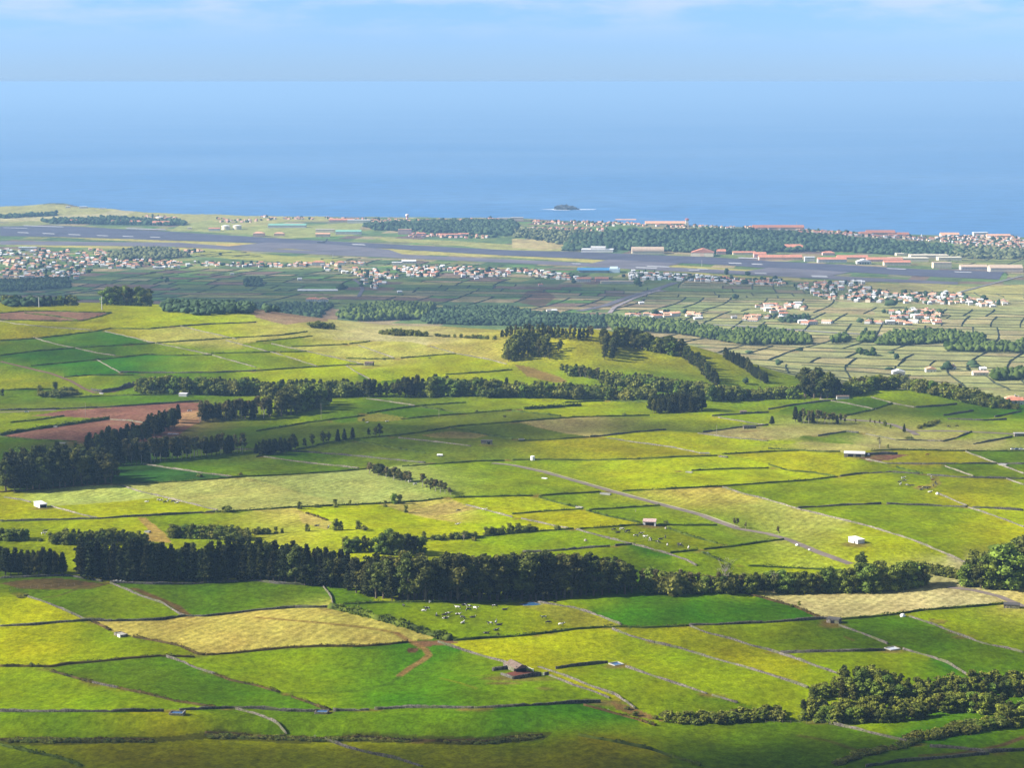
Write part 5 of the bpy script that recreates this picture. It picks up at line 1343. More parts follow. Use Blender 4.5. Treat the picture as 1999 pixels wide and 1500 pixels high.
for a in [(1408,497,18,8,26,'gable','r','n','small pink red-roofed annex right of the cream gabled hangar'),(1453,498,44,6,18,'gable','r','c','long low cream building with red roof right of the gabled hangar'),
 (1484,503,24,9,26,'gable','r','n','pink block with red roof, left end of the red-roofed apron buildings'),(1505,508,46,8,30,'gable','r','p','long peach building with red roof standing at the apron edge'),
 (1545,508,42,8,30,'gable','r','p','peach building with red roof left of the white office block'),(1549,489,50,9,34,'hip','r','n','large red-roofed block standing alone above the apron buildings'),
 (1581,511,20,10,18,'flat','w','w','white three-storey office block at the apron'),(1625,513,56,9,26,'gable','r','w','white building with long red roof right of the white office block'),
 (1618,499,24,7,20,'hip','r','n','small pink hip-roofed house above the long red roof'),(1665,506,60,5,26,'gable','r','b' if 'b' in WM else 'p','low red-roofed range behind the white fire station'),
 (1728,511,70,6,26,'gable','r','n','low pink range with red roof behind the apron'),(1752,519,52,9,24,'gable','r','c','cream building with red roof and dark doors at the apron'),
 (1775,511,76,8,40,'flat','c','c','long cream warehouse, nearest of the stepped warehouses'),(1815,504,74,6,40,'flat','c','c','long cream warehouse in the middle of the stepped warehouses'),
 (1855,509,46,7,36,'flat','c','c','cream warehouse at the right end of the stepped warehouses'),(1785,500,70,5,34,'flat','c','c','farthest long cream warehouse against the wooded slope'),
 (1840,524,36,12,24,'flat','t','c','tall cream block standing before the warehouses'),(1902,527,52,8,26,'gable','t','w','long white shed with tan roof on the right side of the apron'),
 (1965,531,64,11,34,'gable','t','c','large cream shed with tan roof at the right end of the apron'),
 (1215,554,84,5,22,'flat','t','c','long tan flat-roofed building below the blue-roofed terminal'),(1140,551,28,9,16,'gable','r','w','white house with red roof below the left end of the blue roof'),
 (1175,550,26,8,16,'gable','r','n','pink house with red roof below the middle of the blue roof'),
 (560,445,74,7,30,'mono','G','w','long green-roofed hall left of the centre by the coast'),(680,458,50,8,24,'gable','G','w','pale green-roofed hall beside the apron'),
 (634,454,36,7,20,'flat','c','c','cream flat building left of the pale green hall'),(630,463,28,8,18,'gable','o','p','orange-roofed building below the cream flat building'),
 (790,458,26,11,18,'flat','n' if 'n' in RM else 'o','n','pink block of three floors between the woods and the apron'),(822,461,20,7,14,'hip','r','n','small red-roofed house right of the pink block'),
 (880,463,40,7,14,'gable','r','w','white row of houses right of the pink block'),(905,462,20,7,14,'gable','r','w','white end house of the row right of the pink block'),
 (620,569,78,3,10,'gable','w','w','very long narrow white greenhouse in the shaded plain'),(610,589,26,7,14,'hip','r','w','red-roofed farmhouse left of its white barn in the shaded plain'),(630,590,20,7,16,'gabley','o','w','white gabled barn beside the red-roofed farmhouse'),
 (140,436,30,6,26,'hip','r','n','red-roofed building leftmost in the dark trees by the upper left apron'),(224,437,22,6,20,'gable','r','n','pink building with red roof, second in the dark trees by the apron'),
 (262,438,30,7,22,'hip','r','n','pink building with red roof, third in the dark trees by the apron'),(315,440,36,7,28,'gable','r','n','red gabled building, right end of the dark trees by the apron'),
 (132,406,8,3.5,10,'flat','w','w','tiny white cabin left on the coast knoll'),(162,407,15,4,14,'flat','w','w','white cabin right on the coast knoll'),(200,408,14,2,10,'flat','w','w','flat white cabin farthest right on the knoll'),
 (370,448,8,4,10,'flat','c','c','tiny lone cream hut on the green beside the apron'),(418,451,22,6,16,'gable','r','w','white hut with red roof left of the twin tanks'),
 (505,462,22,9,22,'hip','o','p','orange-roofed building right of the twin tanks'),(545,461,20,7,18,'hip','o','p','orange-roofed house by the apron left of the parked aircraft'),
 (798,515,28,7,16,'gable','w','w','white shed with a white roof above the middle village'),(775,518,20,6,16,'flat','w','w','flat white shed left of the white shed above the middle village'),
 (622,519,24,10,16,'hip','r','w','big white house with red roof beside the runway'),(664,518,16,8,14,'hip','r','w','white house with red roof right of the runway house'),(693,528,10,7,12,'gable','r','n','small bright red house left of the middle village'),
 (53,490,34,8,16,'flat','w','w','long white hall above the left village'),(310,526,16,5,12,'flat','w','w','flat white hall below the left village'),(349,525,5,7,6,'flat','w','w','narrow white water tower block below the left village'),
 (1663,431,2,1,3,'flat','w','w','tiny white marker on the coast'),(1915,462,28,9,30,'flat','w','w','tall white block on the right coast'),(1855,463,36,7,30,'gable','o','w','white block with orange roof left of the tall coast block'),(1950,465,46,7,24,'gable','o','p','long orange-roofed block right of the tall coast block'),
 (1720,461,56,9,36,'gable','r','p','largest red-roofed housing block on the right coast'),(1755,463,40,7,30,'gable','r','n','red-roofed block right of the largest coast block'),(1690,460,24,6,24,'gable','r','p','small red-roofed block left of the largest coast block'),(1520,449,100,7,34,'gable','r','p','very long red-roofed housing block on the coast ridge'),(1472,441,70,4,30,'gable','t','p','long pale peach block right of the control tower'),
 (1300,441,80,7,34,'gable','o','c','long peach housing block left of the control tower'),(1262,435,60,5,30,'gable','o','p','upper peach housing block left of the control tower'),(1222,436,40,8,24,'gable','o','p','peach housing block at the left end of the long blocks'),
 (1010,431,24,7,18,'flat','c','c','cream block of flats on the coast left of the sea rock'),(985,431,24,6,16,'flat','c','c','cream flat block at the left of the coast flats'),
 (665,434,46,6,24,'gable','r','p','long red-roofed range left of the chequered water tower'),(700,436,44,7,24,'flat','w','w','white flat range left of the chequered water tower'),
 (1755,733,24,10,12,'gabley','w','w','white gabled farmhouse alone above the green knoll'),(1818,727,20,9,11,'gabley','o','w','white house with orange roof right of the lone farmhouse'),(1860,722,14,9,12,'hip','o','w','orange-roofed house right of the lone farmhouse'),
 (1915,733,30,8,11,'gable','t','w','long white house behind a wall at the right'),(1920,724,12,6,9,'gable','w','w','small white outbuilding behind the long white house'),(1984,791,30,13,12,'gable','r','w','white house with red roof cut by the right edge'),(1978,783,26,7,12,'hip','o','n','pink house behind the white house at the right edge')]:
    a = list(a); a[6] = a[6] if a[6] in RM else 'r'; a[7] = a[7] if a[7] in WM else 'p'
    B(*a[:8], label=a[8], wins=a[2]*1.0 < 60 and a[1] > 455)
# blue-roofed terminal
x, y, z = at(1165, 533); s = y/F; e = empty('terminal', (x, y+25, float(zat(x, y+25))), -.1); tag(e, 'long blue-roofed terminal hall with a white end beside the runway', 'terminal')
MB().box(-34*s, 24*s, -20, 20, -2, 5*s).build('wall', WM['g'], e); MB().prismx([(-24, 5*s+.01), (22, 5*s+.01), (22, 7.5*s), (-24, 5.4*s)], -38*s, 26*s).build('roof', RM['B'], e)
MB().box(26.2*s, 46*s, -18, 16, -2, 8*s).prismx([(-18, 8*s+.01), (16, 8*s+.01), (16, 10.5*s)], 26.2*s, 42*s).build('end_block', WM['l'], e)
# fire station
e = B(1687,516,28,7,24,'gabley','w','w','white gabled fire station with dark doors at the apron'); s = e.location.y/F
for q in range(4): MB().box((-9+q*5)*s, (-6+q*5)*s, -12.4, -12.05, 0, 3.6*s).build('door', M_glass, e)
# control tower, chequered water tower, church, tanks, mast
M_red = noise_mat('red_paint', (.50,.10,.08)); M_white = noise_mat('white_paint', (.74,.73,.72))
x, y, z = at(1341, 444); s = y/F; e = empty('control_tower', (x, y+6, z)); tag(e, 'white control tower with a red cab above the coast housing', 'control tower')
MB().box(-3.2*s, 3.2*s, -5, 5, -3, 9*s).build('base', WM['c'], e); MB().box(-2.4*s, 2.4*s, -4, 4, 9*s, 13*s).build('shaft', M_white, e)
MB().tube([(0,0,13*s+.02), (0,0,14*s), (0,0,16.2*s)], [3.0*s, 4.0*s, 3.6*s], 8).build('cab', noise_mat('cab_glass', (.30,.22,.24)), e); MB().tube([(0,0,16.2*s+.02), (0,0,17.4*s)], [4.2*s, 1.4*s], 8).build('roof', M_red, e); MB().tube([(0,0,17.3*s), (0,0,19.5*s)], [.25, .12], 4).build('mast', M_white, e)
x, y, z = at(795, 431); s = y/F; e = empty('water_tower', (x, y, z)); tag(e, 'red and white chequered water tower standing out against the sea', 'water tower')
MB().tube([(0,0,-2), (0,0,9*s)], [2.2*s, 2.0*s], 10).build('shaft', M_white, e)
for q in range(2): MB().tube([(0,0,(2+q*4)*s), (0,0,(3.8+q*4)*s)], [2.5*s, 2.5*s], 10).build('red_band', M_red, e)
MB().tube([(0,0,8.6*s), (0,0,9.4*s), (0,0,12.4*s), (0,0,13.4*s)], [2.2*s, 3.6*s, 3.6*s, 1.2*s], 12).build('tank', noise_mat('pale_pink_paint', (.70,.58,.56)), e)
x, y, z = at(1799, 467); s = y/F; e = empty('church', (x, y, z)); tag(e, 'small white church with a pointed spire on the right coast', 'church')
MB().box(-1.6*s, 1.6*s, -3, 3, -2, 6*s).build('tower', M_white, e); MB().tube([(0,0,6*s+.02), (0,0,10.5*s)], [1.7*s, .1], 4).build('spire', M_white, e); MB().box(-3*s, 5*s, 3.1, 30, -2, 4*s).build('nave', M_white, e)
for px, py, w_, h_, lb in [(440,449,17,9,'round cream fuel tank, left one of the twin tanks'),(462,448.5,17,9,'round cream fuel tank, right one of the twin tanks'),(310,429,15,6,'round cream water tank above the dark trees on the left coast')]:
    x, y, z = at(px, py); s = y/F; e = empty('storage_tank', (x, y+w_*s/2, float(zat(x, y+w_*s/2)))); tag(e, lb, 'tank'); MB().tube([(0,0,-3), (0,0,h_*s*.85)], w_*s/2, 20).build('shell', WM['c'], e); MB().tube([(0,0,h_*s*.85+.01), (0,0,h_*s)], [w_*s/2*1.01, .5], 20).build('roof', M_white, e)
for px, py, h_, lb in [(1555,447,14,'thin mast standing on the long red-roofed coast block'),(1370,520,12,'thin white mast on the grass between apron and runway'),(650,503,7,'short white mast beside the runway on the left'),(1427,488,20,'grey mast in front of the wooded slope'),(1551,625,9,'pale mast beside the white villas in the plain'),(199,605,26,'thin pale pole behind the left crest'),(76,600,20,'grey pole behind the brown crest field')]:
    x, y, z = at(px, py); s = y/F; e = empty('mast', (x, y, z)); tag(e, lb, 'mast'); MB().tube([(0,0,-2), (0,0,h_*s)], [.8, .45], 5).build('pole', WM['g'], e); MB().box(-1.2, 1.2, -.3, .3, h_*s-1.2, h_*s-.4).build('crossarm', WM['g'], e)
# parked aircraft
x, y, z = at(628, 475); s = y/F; e = empty('aircraft', (x, y, z+.6), R(12)); tag(e, 'large dark grey aircraft parked with its tail up on the taxiway', 'aircraft')
M_air = noise_mat('grey_aircraft_paint', (.14,.16,.19), .5)
MB().tube([(-17,0,3), (-15.5,0,3.4), (-11,0,4.2), (8,0,4.4), (15,0,5.4), (18,0,6)], [.5, 1.5, 2.4, 2.4, 1.2, .3], 10).build('fuselage', M_air, e)
m = MB(); m.v = [(-5,0,5),(1,0,5),(3,22,5.8),(.5,22,5.8),(.5,-22,5.8),(3,-22,5.8),(-5,0,5.8),(1,0,5.8)]; m.f = [(0,1,2,3),(6,3,2,7),(0,4,5,1),(6,7,5,4)]; m.build('wings', M_air, e)
m = MB(); m.v = [(11,-.3,6),(17.5,-.3,6),(19.5,-.2,13.5),(16.5,-.2,13.5),(11,.3,6),(17.5,.3,6),(19.5,.2,13.5),(16.5,.2,13.5)]; m.f = [(0,1,2,3),(7,6,5,4),(0,3,7,4),(3,2,6,7),(2,1,5,6)]; m.build('tail_fin', M_air, e)
m = MB().box(15.5, 18.5, -8, 8, 6.3, 6.6); m.build('tailplane', M_air, e)
for q in (-11, -6, 6, 11): MB().tube([(-5.5, q, 4.8), (-1, q, 4.9)], [.7, .6], 8).build('engine', M_air, e); MB().box(-5.75, -5.62, q-1.9, q+1.9, 4.65, 4.95).build('propeller', M_air, e.children[-1])
for q in ((-13,0),(0,-2.5),(0,2.5)): MB().tube([(q[0], q[1], 3), (q[0], q[1], -.6)], .35, 6).build('landing_gear', M_air, e)
# ------------------------------------------------------------------ villages
vr = np.random.default_rng(44); HREC = []; VTREE = []
def village(nm, poly, n0, wts='wwwwwwc', rts='rroooww', s0=6, s1=12, trees=.55):
    n = int(n0*1.35); W = [at(*p)[:2] for p in poly]; xs = [p[0] for p in W]; ys = [p[1] for p in W]; k = 0; tries = 0; occ = []
    while k < n and tries < n*60:
        tries += 1; px = vr.uniform(min(p[0] for p in poly), max(p[0] for p in poly)); py = vr.uniform(min(p[1] for p in poly), max(p[1] for p in poly))
        if not in_poly(px, py, poly): continue
        x, y, z = at(px, py)
        if any(abs(x-a) < 10 and abs(y-b) < 20 for a, b in occ): continue
        occ.append((x, y)); k += 1
        HREC.append(dict(v=nm, px=px, py=py, x=x, y=y, L=round(vr.uniform(s0, s1)/2)*2, D=float(vr.choice([8, 10])), H=float(vr.choice([3.5, 5, 6.2])), w=str(vr.choice(list(wts))), r=str(vr.choice(list(rts))), k=str(vr.choice(['gable', 'hip', 'gable', 'flat'], p=[.35, .25, .2, .2])), rz=float(vr.choice([0, .3, -.3, 1.2, -.5, .15]))))
        if vr.random() < trees*2: VTREE.append((x+vr.uniform(-16, 16), y+vr.uniform(8, 30), vr.uniform(.5, 1.1)))
village('left village', PL('0,489 50,485 120,492 200,486 208,498 185,520 150,545 60,545 0,541'), 150)
village('lower left village', PL('182,510 250,507 350,513 362,521 300,526 200,524'), 46)
village('row beside the left runway end', PL('330,489 395,490 395,495 330,494'), 10)
village('house row below the runway', PL('362,513 500,516 620,516 720,514 720,519 600,522 480,522 362,520'), 44, trees=.7)
village('small hamlet left of the middle village', PL('620,526 700,522 760,535 790,542 740,548 640,532'), 22, trees=.8)
village('hamlet beside the curving lane', PL('700,545 740,540 760,562 720,566'), 9, trees=.8)
village('middle village', PL('765,524 842,521 862,541 800,542'), 42)
village('village right of the middle one', PL('850,521 940,525 1000,530 992,541 900,543 885,530 850,528'), 48, 'wwwwwc', trees=.7)
village('houses left of the terminal', PL('1000,528 1060,530 1120,541 1130,549 1080,546 1030,538'), 28, 'wwwwwc')
village('white sheds right of the terminal', PL('1230,532 1330,538 1420,545 1400,552 1300,548 1230,547'), 56, 'wwwwgl', 'wwwgr', 6, 12)
village('houses above the shaded fields', PL('1360,541 1480,549 1502,557 1430,556'), 22)
village('houses by the runway', PL('1490,545 1532,549 1530,560 1495,556'), 12)
village('large right village', PL('1555,562 1600,554 1680,552 1700,566 1760,577 1850,572 1900,586 1970,592 1960,602 1850,596 1740,592 1620,588 1590,576'), 125)
village('bright hamlet above the right woods', PL('1735,612 1800,606 1832,612 1832,632 1780,622 1740,622'), 30)
village('villas in the shaded plain', PL('1478,600 1560,594 1572,606 1500,614'), 16, s0=12, s1=20)
village('villas beside the shaded wood', PL('1455,620 1530,616 1525,628 1460,628'), 8, s0=12, s1=20)
village('farms left of the villas', PL('1210,618 1255,616 1330,610 1372,618 1370,625 1300,622 1212,622'), 14, s0=10, s1=20)
village('right edge hamlet', PL('1560,630 1640,628 1640,634 1560,634'), 3, s0=14, s1=20)
village('row above the right woods', PL('1685,632 1830,628 1830,634 1685,636'), 9, s0=12, s1=18)
village('left coast houses', PL('280,421 350,425 350,431 285,428'), 14, 'pnnw', 'rro')
village('houses above the twin tanks', PL('425,427 505,431 500,437 430,436'), 14, 'pnnw', 'rro')
village('centre coast row', PL('640,428 800,431 1000,428 1000,433 800,436 650,434'), 60, 'ppnwc', 'rroo')
village('housing above the sea rock', PL('1030,431 1180,434 1240,440 1180,443 1040,438'), 46, 'ppwcw', 'oorr')
village('housing among pale woods', PL('1015,445 1180,448 1190,454 1020,453'), 34, 'wwpn', 'rror')
village('right coast town', PL('1640,455 1790,464 1900,462 1999,462 1999,478 1900,480 1800,470 1660,461'), 130, 'wwpcn', 'oorrw')
village('slope below the right coast town', PL('1880,472 1999,480 1999,492 1900,486'), 26, 'wwp', 'oor')
village('coast ridge row', PL('1180,433 1340,438 1560,446 1560,451 1340,445 1180,439'), 80, 'ppcww', 'oorr')
village('coast ridge end', PL('1560,449 1700,457 1720,463 1560,455'), 34, 'pnc', 'rro')
village('left coast strip', PL('500,424 640,426 660,431 500,430'), 14, 'pwn', 'ro')
village('apron edge huts', PL('800,456 960,462 950,468 800,463'), 22, 'wpn', 'rro')
village('lane above the wooded slope', PL('960,448 1000,446 1000,456 960,456'), 8)
for px, py, w_, r_ in [(1082,609,'w','w'),(1072,609,'w','g'),(585,547,'w','w'),(930,546,'w','w'),(780,572,'w','w'),(1252,594,'w','w'),(1055,558,'n','r'),(453,537,'g','g'),(1433,622,'w','g')]:
    x, y, z = at(px, py); HREC.append(dict(v='open shaded fields', px=px, py=py, x=x, y=y, L=10, D=8.0, H=3.5, w=w_, r=r_, k='gable', rz=.2))
HREC.sort(key=lambda h: h['y']); ind = HREC[:290]; rest = HREC[290:]
ind.sort(key=lambda h: (h['v'], h['px'])); cnt = {}
for h in ind:
    nr = f"{WN[h['w']]} house with {RN[h['r']]} roof"; cnt.setdefault((nr, h['v']), []).append(h)
for (nr, v), hs in cnt.items():
    for n, h in enumerate(hs):
        am, rm, ws = house_parts(h['k'], float(h['L']), h['D'], h['H'], h['w'], h['r'], h['y'] < 5600)
        e = empty('house', (h['x'], h['y'], float(zat(h['x'], h['y']))), h['rz']); link('wall', am, None, e); ro = link('roof', rm, None, e)
        if h['y'] < 5200 and h['k'] in ('gable', 'hip'): link('chimney', chim[h['k'], float(h['L']), h['D'], h['H'], h['w'], h['r'], h['y'] < 5600], None, ro)
        for nm, mm in ws[:4]: link(nm, mm, None, e)
        tag(e, nr+(f', {ordinal(n+1)} from left' if len(hs) > 1 else '')+f', {v}', 'house', f'houses of the {v}')
# the farther houses past the count: one object
allm = []; V, Fc, MI = [], [], []
mats = list(WM.values())+list(RM.values()); wi = {k: i for i, k in enumerate(WM)}; ri = {k: i+len(WM) for i, k in enumerate(RM)}
for h in rest:
    c, s = math.cos(h['rz']), math.sin(h['rz']); z0 = float(zat(h['x'], h['y']))
    for m, mi in ((body(h['L'], h['D'], h['H']), wi[h['w']]), (roof_mb(h['k'], h['L'], h['D'], h['H']), ri[h['r']])):
        n = len(V); V += [(h['x']+x*c-y*s, h['y']+x*s+y*c, z0+z) for x, y, z in m.v]; Fc += [tuple(n+i for i in f) for f in m.f]; MI += [mi]*len(m.f)
me = bpy.data.meshes.new('far_houses'); me.from_pydata(V, [], Fc); [me.materials.append(m) for m in mats]; me.polygons.foreach_set('material_index', MI)
tag(link('far_houses', me), 'hundreds of tiny white and red roofed houses along the coast and in the farther villages', 'houses', kind='stuff')
wood('village_trees', [], 1, 6, 9, M_fdark, 'small dark trees scattered among the village houses and shaded fields', VTREE+[(float(at(px, py)[0]), float(at(px, py)[1]), k) for px, py, k in
  [(1418,537,1.6),(1460,538,1.6),(492,548,1.2),(1245,556,1.3),(1120,553,1.2),(1250,560,1),(665,566,1.8),(672,566,1.5),(706,553,1.3),(705,560,1.3),(930,532,1.6),(988,462,2),(965,464,1.2),(1690,587,1.4),(1740,600,1.6),(1630,575,1.5),(430,498,1.2),(86,493,1.4),(315,545,1.3),(325,552,1.3),(1435,584,1.2),(1520,713,.9),(1560,685,.8),(1455,750,.6),(1750,703,.9),(1740,690,.7),(1735,722,.8),(1840,722,1),(1850,722,1),(1900,716,1),(1905,718,.9),(1890,723,.7),(1462,690,.8),(1690,648,.8)]], 'trees')
# ------------------------------------------------------------------ the rock in the sea with its surf
yr_ = CAMZ/abs(raydir(1105, 409)[1]); xr_ = (1105-CX)/F*yr_
bm = bmesh.new(); bmesh.ops.create_icosphere(bm, subdivisions=4, radius=1)
for v in bm.verts:
    p = v.co; k = 1+.25*math.sin(5*p.x+2)*math.cos(7*p.y)+.14*math.sin(13*p.x+5*p.y)+.08*math.sin(29*p.x)+.07*math.cos(31*p.y+3*p.z)
    v.co = Vector((p.x*52*k, p.y*34*k, p.z*17*k*(1.1-.3*p.x)))
me = bpy.data.meshes.new('sea_rock'); bm.to_mesh(me); bm.free(); o = link('sea_rock', me, noise_mat('dark_rock', (.05,.055,.06), .9, .08, .4, .6)); o.location = (xr_, yr_, -1)
tag(o, 'jagged dark rock islet ringed by white surf in the sea', 'rock')
V = []; n = 48
for i in range(n):
    a = 2*math.pi*i/n; r1 = 1.02; r2 = 1.35+.35*math.sin(3*a+1)+.2*math.sin(7*a)+(.7 if abs(math.sin(a)) < .3 else 0)
    V += [(math.cos(a)*44, math.sin(a)*28, .25), (math.cos(a)*54*r2, math.sin(a)*36*r2, .25)]
o = link('surf', npmesh('surf', V, [[2*i, 2*i+1, (2*i+3) % (2*n), (2*i+2) % (2*n)] for i in range(n)]), noise_mat('foam', (.62,.66,.70), .9, .04, .35)); o.location = (xr_, yr_, 0); tag(o, 'white surf washing around the dark rock islet', 'surf', kind='stuff')
# ------------------------------------------------------------------ farm buildings, tanks, small things
def spot(px, py): 
    x, y, z = at(px, py); return x, y, z, y/F
M_lime = noise_mat('weathered_limewash', (.66,.65,.61), .9, .9, .16)
M_conc = noise_mat('concrete', (.30,.29,.26), .9, .8, .15); M_water = noise_mat('tank_water', (.04,.10,.20), .08, .5, .15, spec=.6)
M_rub = stone_mat('rubble', (.07,.06,.055), (.28,.24,.20)); M_thatch = noise_mat('earth_roof', (.15,.11,.085), .95, .8, .3)
M_steel = noise_mat('galvanised_sheet', (.55,.55,.57), .6, .6, .12); M_dark = noise_mat('near_black', (.012,.012,.012))
def farm(name, px, py, L_, D, H, rz, kind, wm, rm, label, cat, hip=.42, door=None):
    x, y, z, s = spot(px, py); e = empty(name, (x, y, z), R(rz)); MB().box(-L_/2, L_/2, -D/2, D/2, -1.2, H).build('wall', wm, e); roof_mb(kind, L_, D, H, .25, hip).build('roof', rm, e)
    if door:
        for q in door: MB().box(q[0], q[1], -D/2-.06, -D/2-.012, 0, q[2]).build('opening_shade', M_dark, e)
    return tag(e, label, cat)
farm('shed', 1672, 1060, 10, 4.8, 2.7, -66, 'mono', M_lime, M_lime, 'white box-shaped shed alone on the pale yellow field', 'shed', .2, [(-4.0, -3.1, 2.0), (1, 2.2, 1.4)])
e = farm('shed', 79, 990, 12.5, 5, 2.7, -60, 'mono', M_lime, M_steel, 'long white shed with shaded dark end at the left', 'shed', .2)
MB().box(6.27, 6.35, -2.1, 2.1, 0, 2.3).build('opening_shade', M_dark, e)  # shade at the shed's end put on as a near-black panel
e = farm('cattle_shelter', 1268, 1025, 8, 6, 2.4, -8, 'mono', M_lime, noise_mat('pinkish_sheet', (.42,.30,.27), .8), 'low cattle shelter with a pinkish roof above the middle herd', 'shelter', .5, [(-2.5, 3, 2)])
e = farm('stone_hut', 950, 867, 9, 4, 2.6, -6, 'flat', M_rub, RM['d'], 'small brown stone hut on the shaded green field', 'hut', door=[(1, 3, 1.8)])
e = farm('stone_barn', 721, 714, 9, 6, 3.2, -10, 'gable', M_rub, M_thatch, 'stone barn with a dark end on the golden ridge', 'barn'); MB().box(4.52, 4.6, -2, 2, 0, 3).build('opening_shade', M_dark, e)
farm('stone_hut', 1463, 837, 11, 4, 2.2, 8, 'flat', M_rub, RM['d'], 'dark ruined stone hut on the pale field below the grey lane', 'hut')
farm('stone_hut', 1451, 808, 6, 4, 2.2, 0, 'gable', M_rub, M_thatch, 'tiny stone hut below the lane right of the square copse', 'hut')
e = farm('farm_shed', 1668, 891, 16, 8, 2.6, -10, 'mono', M_rub, M_steel, 'long grey-roofed farm shed on the right with a stone yard wall', 'shed', .3, [(-5, -1, 2.2), (1, 5, 2.2)])
V_, q_ = wall_mesh(resample(PL('1680,890 1720,888 1752,888'), 2), 2.2, 1.0); o = link('yard_wall', npmesh('yard_wall', V_, q_), M_stone); tag(o, 'high stone yard wall running right from the long grey farm shed', 'wall')
farm('farm_shed', 358, 774, 8, 5, 2.6, -10, 'mono', WM['g'], M_steel, 'small grey shed at the foot of the ridge belt', 'shed')
farm('stone_hut', 1628, 1216, 6.5, 4, 1.9, -30, 'flat', M_rub, RM['d'], 'dark stone hut at the lower corner of the tan field', 'hut', door=[(-1, 1, 1.5)])
farm('farm_shed', 1990, 852, 9, 5, 2.4, 0, 'flat', M_rub, RM['g'], 'low grey shed by the road at the right edge', 'shed')
farm('stone_hut', 1645, 779, 12, 5, 2.4, 0, 'gable', WM['g'], M_thatch, 'low building with pinkish roof left of the green knoll', 'building')
farm('stone_hut', 1975, 1187, 8, 5, 1.8, -14, 'flat', M_rub, RM['d'], 'low dark stone hut at the hedge end by the right edge', 'hut')
# byre and its yard
x, y, z, s = spot(1008, 1309); e = empty('byre', (x, y, z), R(-62)); tag(e, 'small stone byre with a brown roof and dark open end beside a red yard', 'byre')
MB().box(-6.5, 4.2, -2.8, 2.8, -1, 2.2).build('wall', M_rub, e); roof_mb('gable', 10.7, 5.6, 2.2, .3, .55).build('roof', M_thatch, e); e.children[-1].location.x = -1.15; MB().box(4.55, 4.7, -2.6, 2.6, 0, 3.1).build('opening_shade', M_dark, e)
for pts, h, lb in [('961,1311 980,1309 999,1306', 2.0, 'thick dark stone wall left of the byre'), ('978,1318 990,1322 1002,1327', 1.3, 'pale stone wall along the left side of the red yard'), ('1002,1327 1030,1323 1056,1320', 1.5, 'dark stone wall along the near side of the red yard'), ('1062,1319 1071,1318', 1.6, 'short wall stub right of the yard gate')]:
    V_, q_ = wall_mesh(resample(PL(pts), 1.5), h, .9); o = link('stone_wall', npmesh('stone_wall', V_, q_), M_stone); tag(o, lb, 'wall')
drape_area('yard', PL('984,1316 1010,1311 1030,1310'), PL('1003,1325 1030,1322 1056,1317'), noise_mat('red_earth', alb((150,86,66)), .95, .4, .2), .10, 14, 6)
def gate(px, py, px2, py2, label):
    a = Vector(at(px, py)); b = Vector(at(px2, py2)); e = empty('gate', a); tag(e, label, 'gate'); d = b-a
    for t in (0, 1): MB().tube([tuple(d*t+Vector((0,0,-.3))), tuple(d*t+Vector((0,0,1.5)))], .12, 6).build('post', M_white, e)
    m = MB()
    for hh in (.4, .75, 1.1): m.tube([(0,0,hh), (d.x, d.y, d.z+hh)], .06, 4)
    m.build('rail', M_white, e)
gate(1027, 1306, 1041, 1312, 'pale rail gate right of the stone byre'); gate(1058, 1320, 1062, 1319.5, 'narrow pale gate in the near wall of the red yard'); gate(838, 1178, 846, 1176.5, 'white frame gate at the foot of the dark belt above the herd')
def tank(px, py, L_, D, h, rz, label, rim=M_conc, water=M_water, cat='water tank', t=.35, deep=.35):
    x, y, z, s = spot(px, py); e = empty('cattle_tank', (x, y, z), R(rz)); a, b = L_/2, D/2
    m = MB().box(-a, a, -b, -b+t, -.8, h).box(-a, a, b-t, b, -.8, h).box(-a, -a+t, -b+t, b-t, -.8, h-.003).box(a-t, a, -b+t, b-t, -.8, h-.003); m.build('rim', rim, e)
    MB().box(-a+t, a-t, -b+t, b-t, -.7, h-deep).build('water', water, e); return tag(e, label, cat)
tank(1203, 1298, 5.4, 5.4, .55, -58, 'square water tank with a pale rim beside a stone wall'); tank(1742, 1268, 5.2, 6, .55, -62, 'square concrete tank with bright water at a wall corner on the right', water=noise_mat('bright_water', (.5,.53,.58), .1, .5, .1))
tank(628, 1393, 5.6, 4.6, 1.0, -5, 'low blue cistern set into the dark bottom wall', M_rub); e = tank(346, 1396, 6.2, 4.4, 1.1, -6, 'low cistern with one pale side in the bottom wall on the left', M_rub)
MB().box(2.75, 3.06, -2.2, 2.2, 1.11, 1.5).build('pale_slab', M_conc, e)
tank(1037, 1182, 9.5, 9, .35, 40, 'flat blue pond above the grazing herd, below the dark belt', M_rub, cat='pond', deep=.1)
e = tank(236, 1242, 7, 4, 1.3, -52, 'small ruined stone pen with a white front on the left', M_rub, M_conc, 'pen'); MB().box(.6, 3.2, -2.2, -2.05, 0, 1.3).build('white_face', M_white, e)
tank(288, 1040, 3.4, 3, .9, -20, 'small pale tank on the tan path behind the long belt'); tank(1182, 966, 7.5, 3, 1.0, -22, 'long low concrete trough beside the straight road'); tank(1063, 935, 4, 2, .6, -30, 'small white trough left of the straight road near its top', M_white)
tank(1345, 923, 5, 3, .6, -20, 'flat pale trough on the upper yellow field', M_conc, M_conc); tank(1375, 886, 8, 3.4, .7, 0, 'pale trough left in the hedge line above the yellow field', M_conc, M_conc); tank(1412, 893, 7, 3, .9, -30, 'pinkish trough right in the hedge line above the yellow field', M_rub, M_conc)
tank(1131, 992, 5, 1.8, .9, -30, 'pale trough at the hedge corner left of the straight road', M_conc, M_conc); tank(120, 866, 7, 2.6, .8, -10, 'pale trough in front of the dark copse on the left'); tank(108, 835, 3.4, 2.4, 1.2, -10, 'small pale tank on the hedge between the ploughed strips')
